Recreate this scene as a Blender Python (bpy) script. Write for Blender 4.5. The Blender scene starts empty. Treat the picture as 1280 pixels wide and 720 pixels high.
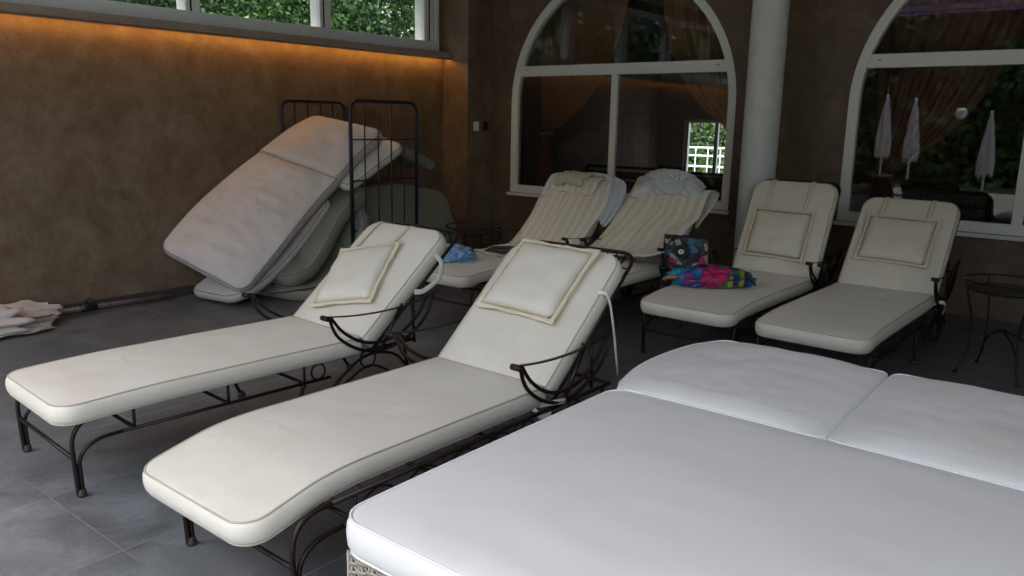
import bpy, bmesh, math, random
from mathutils import Vector, Matrix, noise
R=math.radians; PI=math.pi
random.seed(7)
S=bpy.context.scene; COL=S.collection
V=Vector
# ------------------------------------------------------------------ helpers
def tag(o,label,cat,group=None,kind=None):
    if label: o['label']=label
    if cat: o['category']=cat
    if group: o['group']=group
    if kind: o['kind']=kind
    return o
def thing(name,label,cat,loc=(0,0,0),rz=0,group=None):
    o=bpy.data.objects.new(name,None); COL.objects.link(o); o.empty_display_size=.1
    o.location=loc; o.rotation_euler=(0,0,rz)
    return tag(o,label,cat,group)
def obj(name,bm,mat,parent=None,smooth=True,auto=None):
    me=bpy.data.meshes.new(name)
    bmesh.ops.recalc_face_normals(bm,faces=bm.faces)
    bm.to_mesh(me); bm.free()
    o=bpy.data.objects.new(name,me); COL.objects.link(o)
    if mat: me.materials.append(mat)
    if parent: o.parent=parent
    if smooth:
        for p in me.polygons: p.use_smooth=True
        if auto is not None:
            me.set_sharp_from_angle(angle=R(auto))
    return o
def struct(name,bm,mat,label,smooth=False):
    o=obj(name,bm,mat,None,smooth); o['kind']='structure'; o['label']=label; return o
def box(bm,x0,x1,y0,y1,z0,z1,bev=0,M=None):
    v=[bm.verts.new((x,y,z)) for x in (x0,x1) for y in (y0,y1) for z in (z0,z1)]
    fs=[(0,1,3,2),(4,6,7,5),(0,4,5,1),(2,3,7,6),(0,2,6,4),(1,5,7,3)]
    F=[bm.faces.new([v[i] for i in f]) for f in fs]
    if bev:
        ed=list({e for f in F for e in f.edges})
        r=bmesh.ops.bevel(bm,geom=ed,offset=bev,segments=2,affect='EDGES',profile=.5)
        v=list({w for f in r['faces'] for w in f.verts}|{w for w in v if w.is_valid})
    if M is not None:
        for w in v: w.co=M@w.co
    return bm
def cat(pts,n=6,closed=False):
    P=[V(p) for p in pts]; out=[]; N=len(P)
    rng=range(N if closed else N-1)
    for i in rng:
        if closed: a,b,c,d=P[(i-1)%N],P[i],P[(i+1)%N],P[(i+2)%N]
        else:
            b,c=P[i],P[i+1]; a=P[i-1] if i>0 else b*2-c; d=P[i+2] if i+2<N else c*2-b
        for k in range(n):
            t=k/n
            out.append(.5*((2*b)+(c-a)*t+(2*a-5*b+4*c-d)*t*t+(3*b-a-3*c+d)*t**3))
    if not closed: out.append(P[-1])
    return out
def tube(bm,pts,r,seg=8,closed=False,flat=1,up=None,r2=None):
    """tube along pts; flat scales one axis; up fixes the thin axis"""
    P=[V(p) for p in pts]; N=len(P); rings=[]
    prev=None
    for i,p in enumerate(P):
        if closed: t=(P[(i+1)%N]-P[(i-1)%N])
        else: t=P[min(i+1,N-1)]-P[max(i-1,0)]
        if t.length<1e-9: t=V((0,0,1))
        t.normalize()
        if up is not None: a=V(up)-t*V(up).dot(t)
        elif prev is not None: a=prev-t*prev.dot(t)
        else:
            h=V((0,0,1)) if abs(t.z)<.9 else V((1,0,0)); a=h-t*h.dot(t)
        if a.length<1e-6: a=t.orthogonal()
        a.normalize(); prev=a; b=t.cross(a)
        rr=r if r2 is None else r+(r2-r)*i/(N-1)
        rings.append([bm.verts.new(p+a*(math.cos(2*PI*k/seg)*rr*flat)+b*(math.sin(2*PI*k/seg)*rr)) for k in range(seg)])
    for i in range(N if closed else N-1):
        A,B=rings[i],rings[(i+1)%N]
        for k in range(seg):
            bm.faces.new((A[k],A[(k+1)%seg],B[(k+1)%seg],B[k]))
    if not closed:
        bm.faces.new(rings[0]); bm.faces.new(rings[-1][::-1])
    return bm
def lathe(bm,prof,seg=20,c=(0,0,0),M=None):
    c=V(c); rings=[]
    for r,z in prof:
        if r<1e-6: rings.append([bm.verts.new(c+V((0,0,z)))])
        else: rings.append([bm.verts.new(c+V((r*math.cos(2*PI*k/seg),r*math.sin(2*PI*k/seg),z))) for k in range(seg)])
    for A,B in zip(rings,rings[1:]):
        for k in range(seg):
            k2=(k+1)%seg
            if len(A)==1 and len(B)==1: continue
            if len(A)==1: bm.faces.new((A[0],B[k2],B[k]))
            elif len(B)==1: bm.faces.new((A[k],A[k2],B[0]))
            else: bm.faces.new((A[k],A[k2],B[k2],B[k]))
    for rg,fl in ((rings[0],1),(rings[-1],0)):
        if len(rg)>1: bm.faces.new(rg[::-1] if fl else rg)
    if M is not None:
        for rg in rings:
            for v in rg: v.co=M@v.co
    return bm
def nz(p,s,seed=0): return noise.noise(V((p[0]*s+seed*13.1,p[1]*s-seed*7.7,p[2]*s+seed*3.3)))
# rows: list of (left, right) 3-D edge points of the mid surface, evenly listed along the length
def pad(rows,t=.08,rad=.07,puff=.012,nlen=44,nu=16,wr=.004,seed=0,ends=(1,1),wrs=5):
    Lp=cat([r[0] for r in rows],12) if len(rows)>2 else [V(rows[0][0]).lerp(V(rows[1][0]),i/24) for i in range(25)]
    Rp=cat([r[1] for r in rows],12) if len(rows)>2 else [V(rows[0][1]).lerp(V(rows[1][1]),i/24) for i in range(25)]
    mid=[(a+b)/2 for a,b in zip(Lp,Rp)]
    s=[0]
    for a,b in zip(mid,mid[1:]): s.append(s[-1]+(b-a).length)
    T=s[-1]
    def at(q):
        q=min(max(q,0),T)
        for i in range(len(s)-1):
            if s[i+1]>=q or i==len(s)-2:
                f=(q-s[i])/max(s[i+1]-s[i],1e-9); return Lp[i].lerp(Lp[i+1],f),Rp[i].lerp(Rp[i+1],f)
    # sample positions, dense at rounded ends
    qs=[]
    k=6
    for i in range(k): qs.append(rad*(1-math.cos(i/k*PI/2)) if ends[0] else rad*i/k)
    for i in range(nlen+1): qs.append(rad+(T-2*rad)*i/nlen)
    for i in range(k-1,-1,-1): qs.append(T-(rad*(1-math.cos(i/k*PI/2)) if ends[1] else rad*i/k))
    bm=bmesh.new(); rings=[]; to=[];bo=[]
    for q in qs:
        a,b=at(q); a2,b2=at(q+.01); a1,b1=at(q-.01)
        d=((a2+b2)-(a1+b1)).normalized()
        x=(b-a); w=x.length/2; x.normalize(); n=x.cross(d).normalized(); c=(a+b)/2
        ins=0
        if q<rad and ends[0]: ins=rad-math.sqrt(max(rad*rad-(rad-q)**2,0))
        if T-q<rad and ends[1]: ins=rad-math.sqrt(max(rad*rad-(rad-(T-q))**2,0))
        hw=w-ins
        e=min(q,T-q); ef=min(1,(e/.09))**.5 if e>0 else 0
        ring=[]
        for i in range(nu+1):
            u=-1+2*i/nu; u=math.sin(u*PI/2)*.35+u*.65
            p=c+x*(u*hw)
            pf=(1-abs(u)**3.0)*ef
            p=p+n*(t/2+puff*pf+wr*pf*(nz(p,wrs,seed)+.6*nz(p,wrs*2.7,seed+4)))
            ring.append(p)
        to.append((ring[0].copy(),ring[-1].copy()))
        sf=0; sg=-1
        if q<rad and ends[0]: sf=(rad-q)/rad
        if T-q<rad and ends[1]: sf=(rad-(T-q))/rad; sg=1
        cf=math.sqrt(max(0,1-sf*sf)); br=x*cf+d*(sg*sf); blv=-x*cf+d*(sg*sf)
        for g,bu in ((.3,.010),(0,.013),(-.3,.010)): ring.append(c+x*hw+br*bu+n*(t*g))
        bi=len(ring)
        for i in range(nu+1):
            u=1-2*i/nu; p=c+x*(u*hw)
            ring.append(p-n*(t/2+puff*.5*(1-abs(u)**3)*ef))
        bo.append((ring[bi].copy(),ring[-1].copy()))
        for g,bu in ((-.3,.010),(0,.013),(.3,.010)): ring.append(c-x*hw+blv*bu+n*(t*g))
        rings.append((ring,c,d,n))
    vs=[[bm.verts.new(p) for p in rg[0]] for rg in rings]; m=len(vs[0])
    for A,B in zip(vs,vs[1:]):
        for i in range(m): bm.faces.new((A[i],A[(i+1)%m],B[(i+1)%m],B[i]))
    # end walls: a grid between the top and the bottom edge, bulging slightly
    for rg,(rr,c,d,n),sg in ((vs[0],rings[0],-1),(vs[-1],rings[-1],1)):
        top=rg[:nu+1]; rs=rg[nu+1:nu+4]; bot=rg[nu+4:2*nu+5][::-1]; ls=rg[2*nu+5:][::-1]
        cols=[]
        for i in range(nu+1):
            if i==0: cols.append([top[0]]+ls+[bot[0]]); continue
            if i==nu: cols.append([top[nu]]+rs+[bot[nu]]); continue
            T0=top[i].co; B0=bot[i].co; k=[]
            for f_,bu in ((.2,.010),(.5,.013),(.8,.010)): k.append(bm.verts.new(T0.lerp(B0,f_)+d*(sg*bu)))
            cols.append([top[i]]+k+[bot[i]])
        for A,B in zip(cols,cols[1:]):
            for k in range(4): bm.faces.new((A[k],A[k+1],B[k+1],B[k]))
    loops=[[a for a,b in to]+[b for a,b in to][::-1],[a for a,b in bo]+[b for a,b in bo][::-1]]
    return bm,loops
def resample(loop,step=.03):
    out=[loop[0]]
    for p in loop[1:]:
        if (p-out[-1]).length>=step*.4: out.append(p)
    # add points across long straight ends
    res=[]
    N=len(out)
    for i in range(N):
        a,b=out[i],out[(i+1)%N]; k=max(1,int((b-a).length/step))
        for j in range(k): res.append(a.lerp(b,j/k))
    return res
def pad_obj(name,rows,mat,pmat,parent,pr=.0035,**kw):
    bm,loops=pad(rows,**kw)
    o=obj(name,bm,mat,parent)
    b=bmesh.new()
    for l in loops:
        tube(b,resample(l),pr,6,closed=True)
    obj('piping',b,pmat,o)
    return o
# ------------------------------------------------------------------ materials
def mat(name,base=(.5,.5,.5),rough=.6,metal=0,spec=.5,bump=None,mott=None,coat=0,sheen=0,trans=None):
    m=bpy.data.materials.new(name); m.use_nodes=True; N=m.node_tree.nodes; L=m.node_tree.links
    b=N['Principled BSDF']; b.inputs['Base Color'].default_value=(*base,1); b.inputs['Roughness'].default_value=rough
    b.inputs['Metallic'].default_value=metal; b.inputs['Specular IOR Level'].default_value=spec
    if sheen: b.inputs['Sheen Weight'].default_value=sheen
    if coat: b.inputs['Coat Weight'].default_value=coat
    tc=N.new('ShaderNodeTexCoord')
    if mott: # (scale, dark colour, light colour, detail)
        sc,c0,c1,det=mott
        n=N.new('ShaderNodeTexNoise'); n.inputs['Scale'].default_value=sc; n.inputs['Detail'].default_value=det; n.inputs['Roughness'].default_value=.62
        r=N.new('ShaderNodeValToRGB'); r.color_ramp.elements[0].position=.32; r.color_ramp.elements[1].position=.7
        r.color_ramp.elements[0].color=(*c0,1); r.color_ramp.elements[1].color=(*c1,1)
        L.new(tc.outputs['Object'],n.inputs['Vector']); L.new(n.outputs['Fac'],r.inputs['Fac']); L.new(r.outputs['Color'],b.inputs['Base Color'])
    if bump: # list of (scale,strength,distance)
        last=None
        for sc,st,di in bump:
            n=N.new('ShaderNodeTexNoise'); n.inputs['Scale'].default_value=sc; n.inputs['Detail'].default_value=6
            L.new(tc.outputs['Object'],n.inputs['Vector'])
            bp=N.new('ShaderNodeBump'); bp.inputs['Strength'].default_value=st; bp.inputs['Distance'].default_value=di
            L.new(n.outputs['Fac'],bp.inputs['Height'])
            if last: L.new(last.outputs['Normal'],bp.inputs['Normal'])
            last=bp
        L.new(last.outputs['Normal'],b.inputs['Normal'])
    return m
def mixnode(N,L,fac,a,b,mode='MIX'):
    x=N.new('ShaderNodeMix'); x.data_type='RGBA'; x.blend_type=mode
    if isinstance(fac,(int,float)): x.inputs[0].default_value=fac
    else: L.new(fac,x.inputs[0])
    for i,c in ((6,a),(7,b)):
        if isinstance(c,tuple): x.inputs[i].default_value=(*c,1)
        else: L.new(c,x.inputs[i])
    return x.outputs[2]
def plaster(name,c0,c1,c2):
    m=mat(name,rough=.55,bump=[(9,.25,.01),(60,.12,.002)]); N=m.node_tree.nodes; L=m.node_tree.links; b=N['Principled BSDF']
    tc=N.new('ShaderNodeTexCoord')
    n1=N.new('ShaderNodeTexNoise'); n1.inputs['Scale'].default_value=3.4; n1.inputs['Detail'].default_value=8; n1.inputs['Roughness'].default_value=.65; n1.inputs['Distortion'].default_value=.6
    n2=N.new('ShaderNodeTexNoise'); n2.inputs['Scale'].default_value=8; n2.inputs['Detail'].default_value=10; n2.inputs['Roughness'].default_value=.7
    mp=N.new('ShaderNodeMapping'); mp.inputs['Scale'].default_value=(1,1,.8)
    L.new(tc.outputs['Object'],mp.inputs['Vector']); L.new(mp.outputs[0],n1.inputs['Vector']); L.new(tc.outputs['Object'],n2.inputs['Vector'])
    r=N.new('ShaderNodeValToRGB'); e=r.color_ramp.elements; e[0].position=.33; e[0].color=(*c0,1); e[1].position=.68; e[1].color=(*c2,1)
    k=e.new(.5); k.color=(*c1,1)
    L.new(n1.outputs['Fac'],r.inputs['Fac'])
    r2=N.new('ShaderNodeValToRGB'); r2.color_ramp.elements[0].position=.36; r2.color_ramp.elements[0].color=(.76,.73,.70,1); r2.color_ramp.elements[1].position=.6; r2.color_ramp.elements[1].color=(1,1,1,1)
    L.new(n2.outputs['Fac'],r2.inputs['Fac'])
    n3=N.new('ShaderNodeTexNoise'); n3.inputs['Scale'].default_value=26; n3.inputs['Detail'].default_value=8; n3.inputs['Roughness'].default_value=.75; L.new(tc.outputs['Object'],n3.inputs['Vector'])
    r3=N.new('ShaderNodeValToRGB'); r3.color_ramp.elements[0].position=.40; r3.color_ramp.elements[0].color=(.66,.62,.58,1); r3.color_ramp.elements[1].position=.56; r3.color_ramp.elements[1].color=(1,1,1,1); L.new(n3.outputs['Fac'],r3.inputs['Fac'])
    c_=mixnode(N,L,.8,r.outputs[0],r2.outputs[0],'MULTIPLY')
    L.new(mixnode(N,L,.38,c_,r3.outputs[0],'MULTIPLY'),b.inputs['Base Color'])
    return m
def fabric(name,base,rough=.55,dirt=.12,weave=900,fold=.14,crease=.3):
    m=mat(name,base,rough); N=m.node_tree.nodes; L=m.node_tree.links; b=N['Principled BSDF']
    b.inputs['Sheen Weight'].default_value=.15
    tc=N.new('ShaderNodeTexCoord')
    n=N.new('ShaderNodeTexNoise'); n.inputs['Scale'].default_value=3.2; n.inputs['Detail'].default_value=7; n.inputs['Roughness'].default_value=.6
    L.new(tc.outputs['Object'],n.inputs['Vector'])
    r=N.new('ShaderNodeValToRGB'); r.color_ramp.elements[0].position=.3; r.color_ramp.elements[1].position=.62
    d=tuple(c*(1-dirt)*k for c,k in zip(base,(1,.985,.95))); r.color_ramp.elements[0].color=(*d,1); r.color_ramp.elements[1].color=(*base,1)
    L.new(n.outputs['Fac'],r.inputs['Fac']); L.new(r.outputs[0],b.inputs['Base Color'])
    # long soft creases + fine weave
    mp=N.new('ShaderNodeMapping'); mp.inputs['Scale'].default_value=(1.4,2.4,2); mp.inputs['Rotation'].default_value=(0,0,.5)
    n2=N.new('ShaderNodeTexNoise'); n2.inputs['Scale'].default_value=2.0; n2.inputs['Detail'].default_value=3; n2.inputs['Distortion'].default_value=.3
    L.new(tc.outputs['Object'],mp.inputs[0]); L.new(mp.outputs[0],n2.inputs['Vector'])
    b1=N.new('ShaderNodeBump'); b1.inputs['Strength'].default_value=fold; b1.inputs['Distance'].default_value=.03; L.new(n2.outputs['Fac'],b1.inputs['Height'])
    if crease:
        last=b1
        for k,(sc,rot,st) in enumerate(((2.6,.7,1),(4.5,-.9,.7))):
            m5=N.new('ShaderNodeMapping'); m5.inputs['Scale'].default_value=(1,.38,.7); m5.inputs['Rotation'].default_value=(.2,.1,rot); m5.inputs['Location'].default_value=(k*3.1,k,0)
            L.new(tc.outputs['Object'],m5.inputs[0])
            q=N.new('ShaderNodeTexNoise'); q.inputs['Scale'].default_value=sc; q.inputs['Detail'].default_value=1.5; q.inputs['Distortion'].default_value=.5; L.new(m5.outputs[0],q.inputs['Vector'])
            s_=N.new('ShaderNodeMath'); s_.operation='SUBTRACT'; s_.inputs[1].default_value=.5; L.new(q.outputs['Fac'],s_.inputs[0])
            a_=N.new('ShaderNodeMath'); a_.operation='ABSOLUTE'; L.new(s_.outputs[0],a_.inputs[0])
            mr=N.new('ShaderNodeMapRange'); mr.interpolation_type='SMOOTHSTEP'; mr.inputs[1].default_value=0; mr.inputs[2].default_value=.045; L.new(a_.outputs[0],mr.inputs[0])
            q2=N.new('ShaderNodeTexNoise'); q2.inputs['Scale'].default_value=1.9; q2.inputs['Detail'].default_value=1; L.new(m5.outputs[0],q2.inputs['Vector'])
            mk=N.new('ShaderNodeMapRange'); mk.interpolation_type='SMOOTHSTEP'; mk.inputs[1].default_value=.50; mk.inputs[2].default_value=.68; L.new(q2.outputs['Fac'],mk.inputs[0])
            iv=N.new('ShaderNodeMath'); iv.operation='SUBTRACT'; iv.inputs[0].default_value=1; L.new(mr.outputs[0],iv.inputs[1])
            mm=N.new('ShaderNodeMath'); mm.operation='MULTIPLY'; L.new(iv.outputs[0],mm.inputs[0]); L.new(mk.outputs[0],mm.inputs[1])
            bb=N.new('ShaderNodeBump'); bb.inputs['Strength'].default_value=crease*st; bb.inputs['Distance'].default_value=.006; L.new(mm.outputs[0],bb.inputs['Height']); L.new(last.outputs[0],bb.inputs['Normal']); last=bb
        b1=last
    n3=N.new('ShaderNodeTexNoise'); n3.inputs['Scale'].default_value=weave*.4; n3.inputs['Detail'].default_value=2; L.new(tc.outputs['Object'],n3.inputs['Vector'])
    b2=N.new('ShaderNodeBump'); b2.inputs['Strength'].default_value=.12; b2.inputs['Distance'].default_value=.001; L.new(n3.outputs['Fac'],b2.inputs['Height']); L.new(b1.outputs[0],b2.inputs['Normal'])
    L.new(b2.outputs[0],b.inputs['Normal'])
    return m
def glass(name,tint=(.86,.9,.9)):
    m=bpy.data.materials.new(name); m.use_nodes=True; N=m.node_tree.nodes; L=m.node_tree.links
    N.remove(N['Principled BSDF']); out=N['Material Output']
    t=N.new('ShaderNodeBsdfTransparent'); t.inputs[0].default_value=(*tint,1)
    g=N.new('ShaderNodeBsdfGlossy'); g.inputs['Roughness'].default_value=0.01; g.inputs[0].default_value=(1,1,1,1)
    f=N.new('ShaderNodeFresnel'); f.inputs[0].default_value=1.55
    k=N.new('ShaderNodeMath'); k.operation='MULTIPLY'; k.inputs[1].default_value=1.35; k.use_clamp=True; L.new(f.outputs[0],k.inputs[0])
    x=N.new('ShaderNodeMixShader'); L.new(k.outputs[0],x.inputs[0]); L.new(t.outputs[0],x.inputs[1]); L.new(g.outputs[0],x.inputs[2]); L.new(x.outputs[0],out.inputs[0])
    return m
def emit(name,col,st):
    m=bpy.data.materials.new(name); m.use_nodes=True; N=m.node_tree.nodes; L=m.node_tree.links
    N.remove(N['Principled BSDF']); e=N.new('ShaderNodeEmission'); e.inputs[0].default_value=(*col,1); e.inputs[1].default_value=st; L.new(e.outputs[0],N['Material Output'].inputs[0]); return m
def striped(name,c0,c1,n):
    m=mat(name,c0,.9); N=m.node_tree.nodes; L=m.node_tree.links; b=N['Principled BSDF']; b.inputs['Sheen Weight'].default_value=.3
    uv=N.new('ShaderNodeTexCoord'); sp=N.new('ShaderNodeSeparateXYZ'); L.new(uv.outputs['UV'],sp.inputs[0])
    k=N.new('ShaderNodeMath'); k.operation='MULTIPLY'; k.inputs[1].default_value=n*2*PI; L.new(sp.outputs[0],k.inputs[0])
    s=N.new('ShaderNodeMath'); s.operation='SINE'; L.new(k.outputs[0],s.inputs[0])
    r=N.new('ShaderNodeValToRGB'); r.color_ramp.elements[0].position=.44; r.color_ramp.elements[1].position=.56; r.color_ramp.elements[0].color=(*c0,1); r.color_ramp.elements[1].color=(*c1,1)
    mr=N.new('ShaderNodeMapRange'); mr.inputs[1].default_value=-1; mr.inputs[2].default_value=1; L.new(s.outputs[0],mr.inputs[0]); L.new(mr.outputs[0],r.inputs[0]); L.new(r.outputs[0],b.inputs['Base Color'])
    n3=N.new('ShaderNodeTexNoise'); n3.inputs['Scale'].default_value=350; L.new(uv.outputs['Object'],n3.inputs['Vector'])
    b2=N.new('ShaderNodeBump'); b2.inputs['Strength'].default_value=.5; b2.inputs['Distance'].default_value=.002; L.new(n3.outputs['Fac'],b2.inputs['Height']); L.new(b2.outputs[0],b.inputs['Normal'])
    return m
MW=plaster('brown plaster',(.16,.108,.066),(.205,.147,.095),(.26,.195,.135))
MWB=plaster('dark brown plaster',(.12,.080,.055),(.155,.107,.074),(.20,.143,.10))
M_cream=fabric('cream fabric',(.79,.75,.665),.5,.06,fold=.10)
M_creamp=mat('cream piping',(.50,.46,.36),.6)
M_white=fabric('white fabric',(.85,.845,.84),.55,.025,fold=.07,crease=.18)
M_whitep=mat('white piping',(.84,.84,.86),.6)
M_greypad=fabric('greyish pad fabric',(.60,.555,.53),.5,.14,crease=.8)
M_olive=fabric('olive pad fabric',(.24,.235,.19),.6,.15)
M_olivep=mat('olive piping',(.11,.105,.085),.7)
M_yel=fabric('pale yellow cotton',(.78,.70,.50),.7,.08)
M_iron=mat('black iron',(.022,.02,.019),.42,.55,bump=[(160,.2,.002)])
M_ironb=mat('brown rusty iron',(.035,.022,.018),.42,.6,mott=(14,(.02,.015,.013),(.06,.032,.025),6),bump=[(160,.25,.002)])
M_foot=mat('worn foot cap',(.05,.035,.03),.6,.2,mott=(60,(.02,.018,.017),(.11,.08,.06),4))
M_blueiron=mat('dark blue paint',(.012,.016,.04),.4,.2,mott=(22,(.008,.01,.025),(.018,.024,.055),5))
M_frame=mat('white window paint',(.80,.81,.79),.4)
M_framed=mat('grey window paint',(.74,.77,.80),.4,bump=[(40,.05,.002)])
M_sill=mat('brown sill metal',(.38,.31,.27),.35,.2,mott=(5,(.33,.27,.235),(.43,.36,.31),4))
M_glass=glass('window glass')
M_col=mat('column paint',(.6,.63,.63),.6,mott=(7,(.60,.63,.63),(.72,.75,.74),8),bump=[(25,.2,.004)])
M_ceil=mat('ceiling paint',(.60,.57,.53),.8,bump=[(20,.1,.004)])
M_base=mat('dark tile skirting',(.055,.052,.055),.5)
M_rubber=mat('rubber',(.02,.02,.02),.7)
M_inw=mat('inner wall paint',(.16,.10,.08),.8,mott=(2,(.13,.08,.065),(.19,.12,.095),5))
M_dark=mat('dark wood',(.085,.07,.065),.45)
M_blacks=mat('black satin',(.012,.012,.013),.35)
# floor tiles
def floor_mat():
    m=mat('grey stone tiles',rough=.5); N=m.node_tree.nodes; L=m.node_tree.links; b=N['Principled BSDF']
    g=N.new('ShaderNodeNewGeometry'); sp=N.new('ShaderNodeSeparateXYZ'); L.new(g.outputs['Position'],sp.inputs[0])
    def joint(out,off,size):
        a=N.new('ShaderNodeMath'); a.operation='SUBTRACT'; a.inputs[1].default_value=off-50*size; L.new(out,a.inputs[0])
        d=N.new('ShaderNodeMath'); d.operation='DIVIDE'; d.inputs[1].default_value=size; L.new(a.outputs[0],d.inputs[0])
        f=N.new('ShaderNodeMath'); f.operation='FRACT'; L.new(d.outputs[0],f.inputs[0])
        s=N.new('ShaderNodeMath'); s.operation='SUBTRACT'; s.inputs[1].default_value=.5; L.new(f.outputs[0],s.inputs[0])
        ab=N.new('ShaderNodeMath'); ab.operation='ABSOLUTE'; L.new(s.outputs[0],ab.inputs[0])
        c=N.new('ShaderNodeMath'); c.operation='GREATER_THAN'; c.inputs[1].default_value=.5-.0019/size; L.new(ab.outputs[0],c.inputs[0])
        fl=N.new('ShaderNodeMath'); fl.operation='FLOOR'; L.new(d.outputs[0],fl.inputs[0])
        return c.outputs[0],fl.outputs[0]
    jx,ix=joint(sp.outputs[0],-2.66,.61); jy,iy=joint(sp.outputs[1],1.156,.613)
    mx=N.new('ShaderNodeMath'); mx.operation='MAXIMUM'; L.new(jx,mx.inputs[0]); L.new(jy,mx.inputs[1])
    cb=N.new('ShaderNodeCombineXYZ'); L.new(ix,cb.inputs[0]); L.new(iy,cb.inputs[1])
    wn=N.new('ShaderNodeTexWhiteNoise'); L.new(cb.outputs[0],wn.inputs['Vector'])
    ad=N.new('ShaderNodeVectorMath'); ad.operation='MULTIPLY_ADD'; ad.inputs[1].default_value=(7,7,7); L.new(wn.outputs['Color'],ad.inputs[0]); L.new(g.outputs['Position'],ad.inputs[2])
    n=N.new('ShaderNodeTexNoise'); n.inputs['Scale'].default_value=3.2; n.inputs['Detail'].default_value=9; n.inputs['Roughness'].default_value=.62; n.inputs['Distortion'].default_value=.8; L.new(ad.outputs[0],n.inputs['Vector'])
    r=N.new('ShaderNodeValToRGB'); e=r.color_ramp.elements; e[0].position=.3; e[0].color=(.075,.081,.088,1); e[1].position=.72; e[1].color=(.185,.198,.212,1); k=e.new(.5); k.color=(.122,.130,.140,1)
    L.new(n.outputs['Fac'],r.inputs[0])
    n2=N.new('ShaderNodeTexNoise'); n2.inputs['Scale'].default_value=45; n2.inputs['Detail'].default_value=6; L.new(g.outputs['Position'],n2.inputs['Vector'])
    r2=N.new('ShaderNodeValToRGB'); r2.color_ramp.elements[0].position=.3; r2.color_ramp.elements[0].color=(.8,.8,.8,1); r2.color_ramp.elements[1].position=.65; L.new(n2.outputs['Fac'],r2.inputs[0])
    c=mixnode(N,L,.8,r.outputs[0],r2.outputs[0],'MULTIPLY')
    # joint worn: visible in some stretches only
    n4=N.new('ShaderNodeTexNoise'); n4.inputs['Scale'].default_value=2.2; n4.inputs['Detail'].default_value=3; L.new(g.outputs['Position'],n4.inputs['Vector'])
    mr=N.new('ShaderNodeMapRange'); mr.inputs[1].default_value=.42; mr.inputs[2].default_value=.62; L.new(n4.outputs['Fac'],mr.inputs[0])
    jc=mixnode(N,L,mr.outputs[0],(.10,.10,.105),(.34,.36,.37))
    c=mixnode(N,L,mx.outputs[0],c,jc)
    L.new(c,b.inputs['Base Color'])
    rr=N.new('ShaderNodeMapRange'); rr.inputs[3].default_value=.42; rr.inputs[4].default_value=.62; L.new(n.outputs['Fac'],rr.inputs[0]); L.new(rr.outputs[0],b.inputs['Roughness'])
    bp=N.new('ShaderNodeBump'); bp.inputs['Strength'].default_value=.25; bp.inputs['Distance'].default_value=.003; L.new(n2.outputs['Fac'],bp.inputs['Height']); L.new(bp.outputs[0],b.inputs['Normal'])
    return m
M_floor=floor_mat()
# ------------------------------------------------------------------ setting
XL=-6.34; YB=7.0; ZC=3.35; YF=-.78; XR=5.0
bm=bmesh.new(); box(bm,XL-.3,XR,YF-.5,12.2,-.05,0); struct('floor',bm,M_floor,'grey stone tiled floor')
M_ground=mat('outdoor paving',(.3,.29,.27),.8,mott=(3,(.22,.22,.2),(.36,.35,.32),8))
M_lawn=mat('lawn',(.06,.1,.03),.9,mott=(6,(.04,.075,.02),(.08,.13,.04),8))
bm=bmesh.new(); v=[bm.verts.new(p) for p in ((-250,-250,-.054),(250,-250,-.054),(250,250,-.054),(-250,250,-.054))]; bm.faces.new(v); struct('ground',bm,M_lawn,'green lawn around the building')
bm=bmesh.new(); box(bm,-12,8,-9,YF-.5,-.05,-.004); struct('terrace',bm,M_ground,'pale paved terrace outside')
bm=bmesh.new(); box(bm,XL-.35,XR,YF,12.3,ZC,ZC+.25); struct('ceiling',bm,M_ceil,'plain ceiling over the lounge area')
def shape2d(name,outer,holes,depth,material,parent=None,M=None,bev=0):
    cu=bpy.data.curves.new('tmp','CURVE'); cu.dimensions='2D'; cu.fill_mode='BOTH'; cu.extrude=depth/2; cu.bevel_depth=bev; cu.bevel_resolution=1
    for pl in [outer]+holes:
        s=cu.splines.new('POLY'); s.points.add(len(pl)-1); s.use_cyclic_u=True
        for p,q in zip(s.points,pl): p.co=(q[0],q[1],0,1)
    o=bpy.data.objects.new('tmp',cu); COL.objects.link(o); bpy.context.view_layer.update()
    dg=bpy.context.evaluated_depsgraph_get(); me=bpy.data.meshes.new_from_object(o.evaluated_get(dg)); bpy.data.objects.remove(o)
    me.name=name; me.materials.clear(); me.materials.append(material)
    if M is not None: me.transform(M)
    o=bpy.data.objects.new(name,me); COL.objects.link(o)
    if parent: o.parent=parent
    return o
def arch(cx,hw,z0,zs,n=36,rz=None):
    rz=rz or hw
    p=[(cx-hw,z0),(cx+hw,z0)]
    for i in range(n+1):
        a=PI*i/n; p.append((cx+hw*math.cos(a),zs+rz*math.sin(a)))
    return p
MXZ=Matrix(((1,0,0,0),(0,0,-1,0),(0,1,0,0),(0,0,0,1)))   # (x,y)->(x,0,y)
def onY(y): return Matrix.Translation((0,y,0))@MXZ
W=[-4.39,-.815,2.76]; HW=1.30; ZS=1.71; Z0=.74
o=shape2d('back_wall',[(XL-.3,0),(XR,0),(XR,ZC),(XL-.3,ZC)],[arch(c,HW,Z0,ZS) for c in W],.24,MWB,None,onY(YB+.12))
tag(o,'dark brown plastered wall with the arched windows','wall')
bm=bmesh.new(); box(bm,-5.968,XR,YB-.012,YB-.001,0,.085,.003); o=obj('skirting',bm,M_base,None,False); tag(o,'dark skirting strip along the foot of the arched window wall','skirting')
bm=bmesh.new(); box(bm,XL+.001,XL+.014,YF,6.598,0,.085,.003); o=obj('skirting',bm,M_base,None,False); tag(o,'dark skirting strip along the foot of the wall below the sill','skirting')
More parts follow.
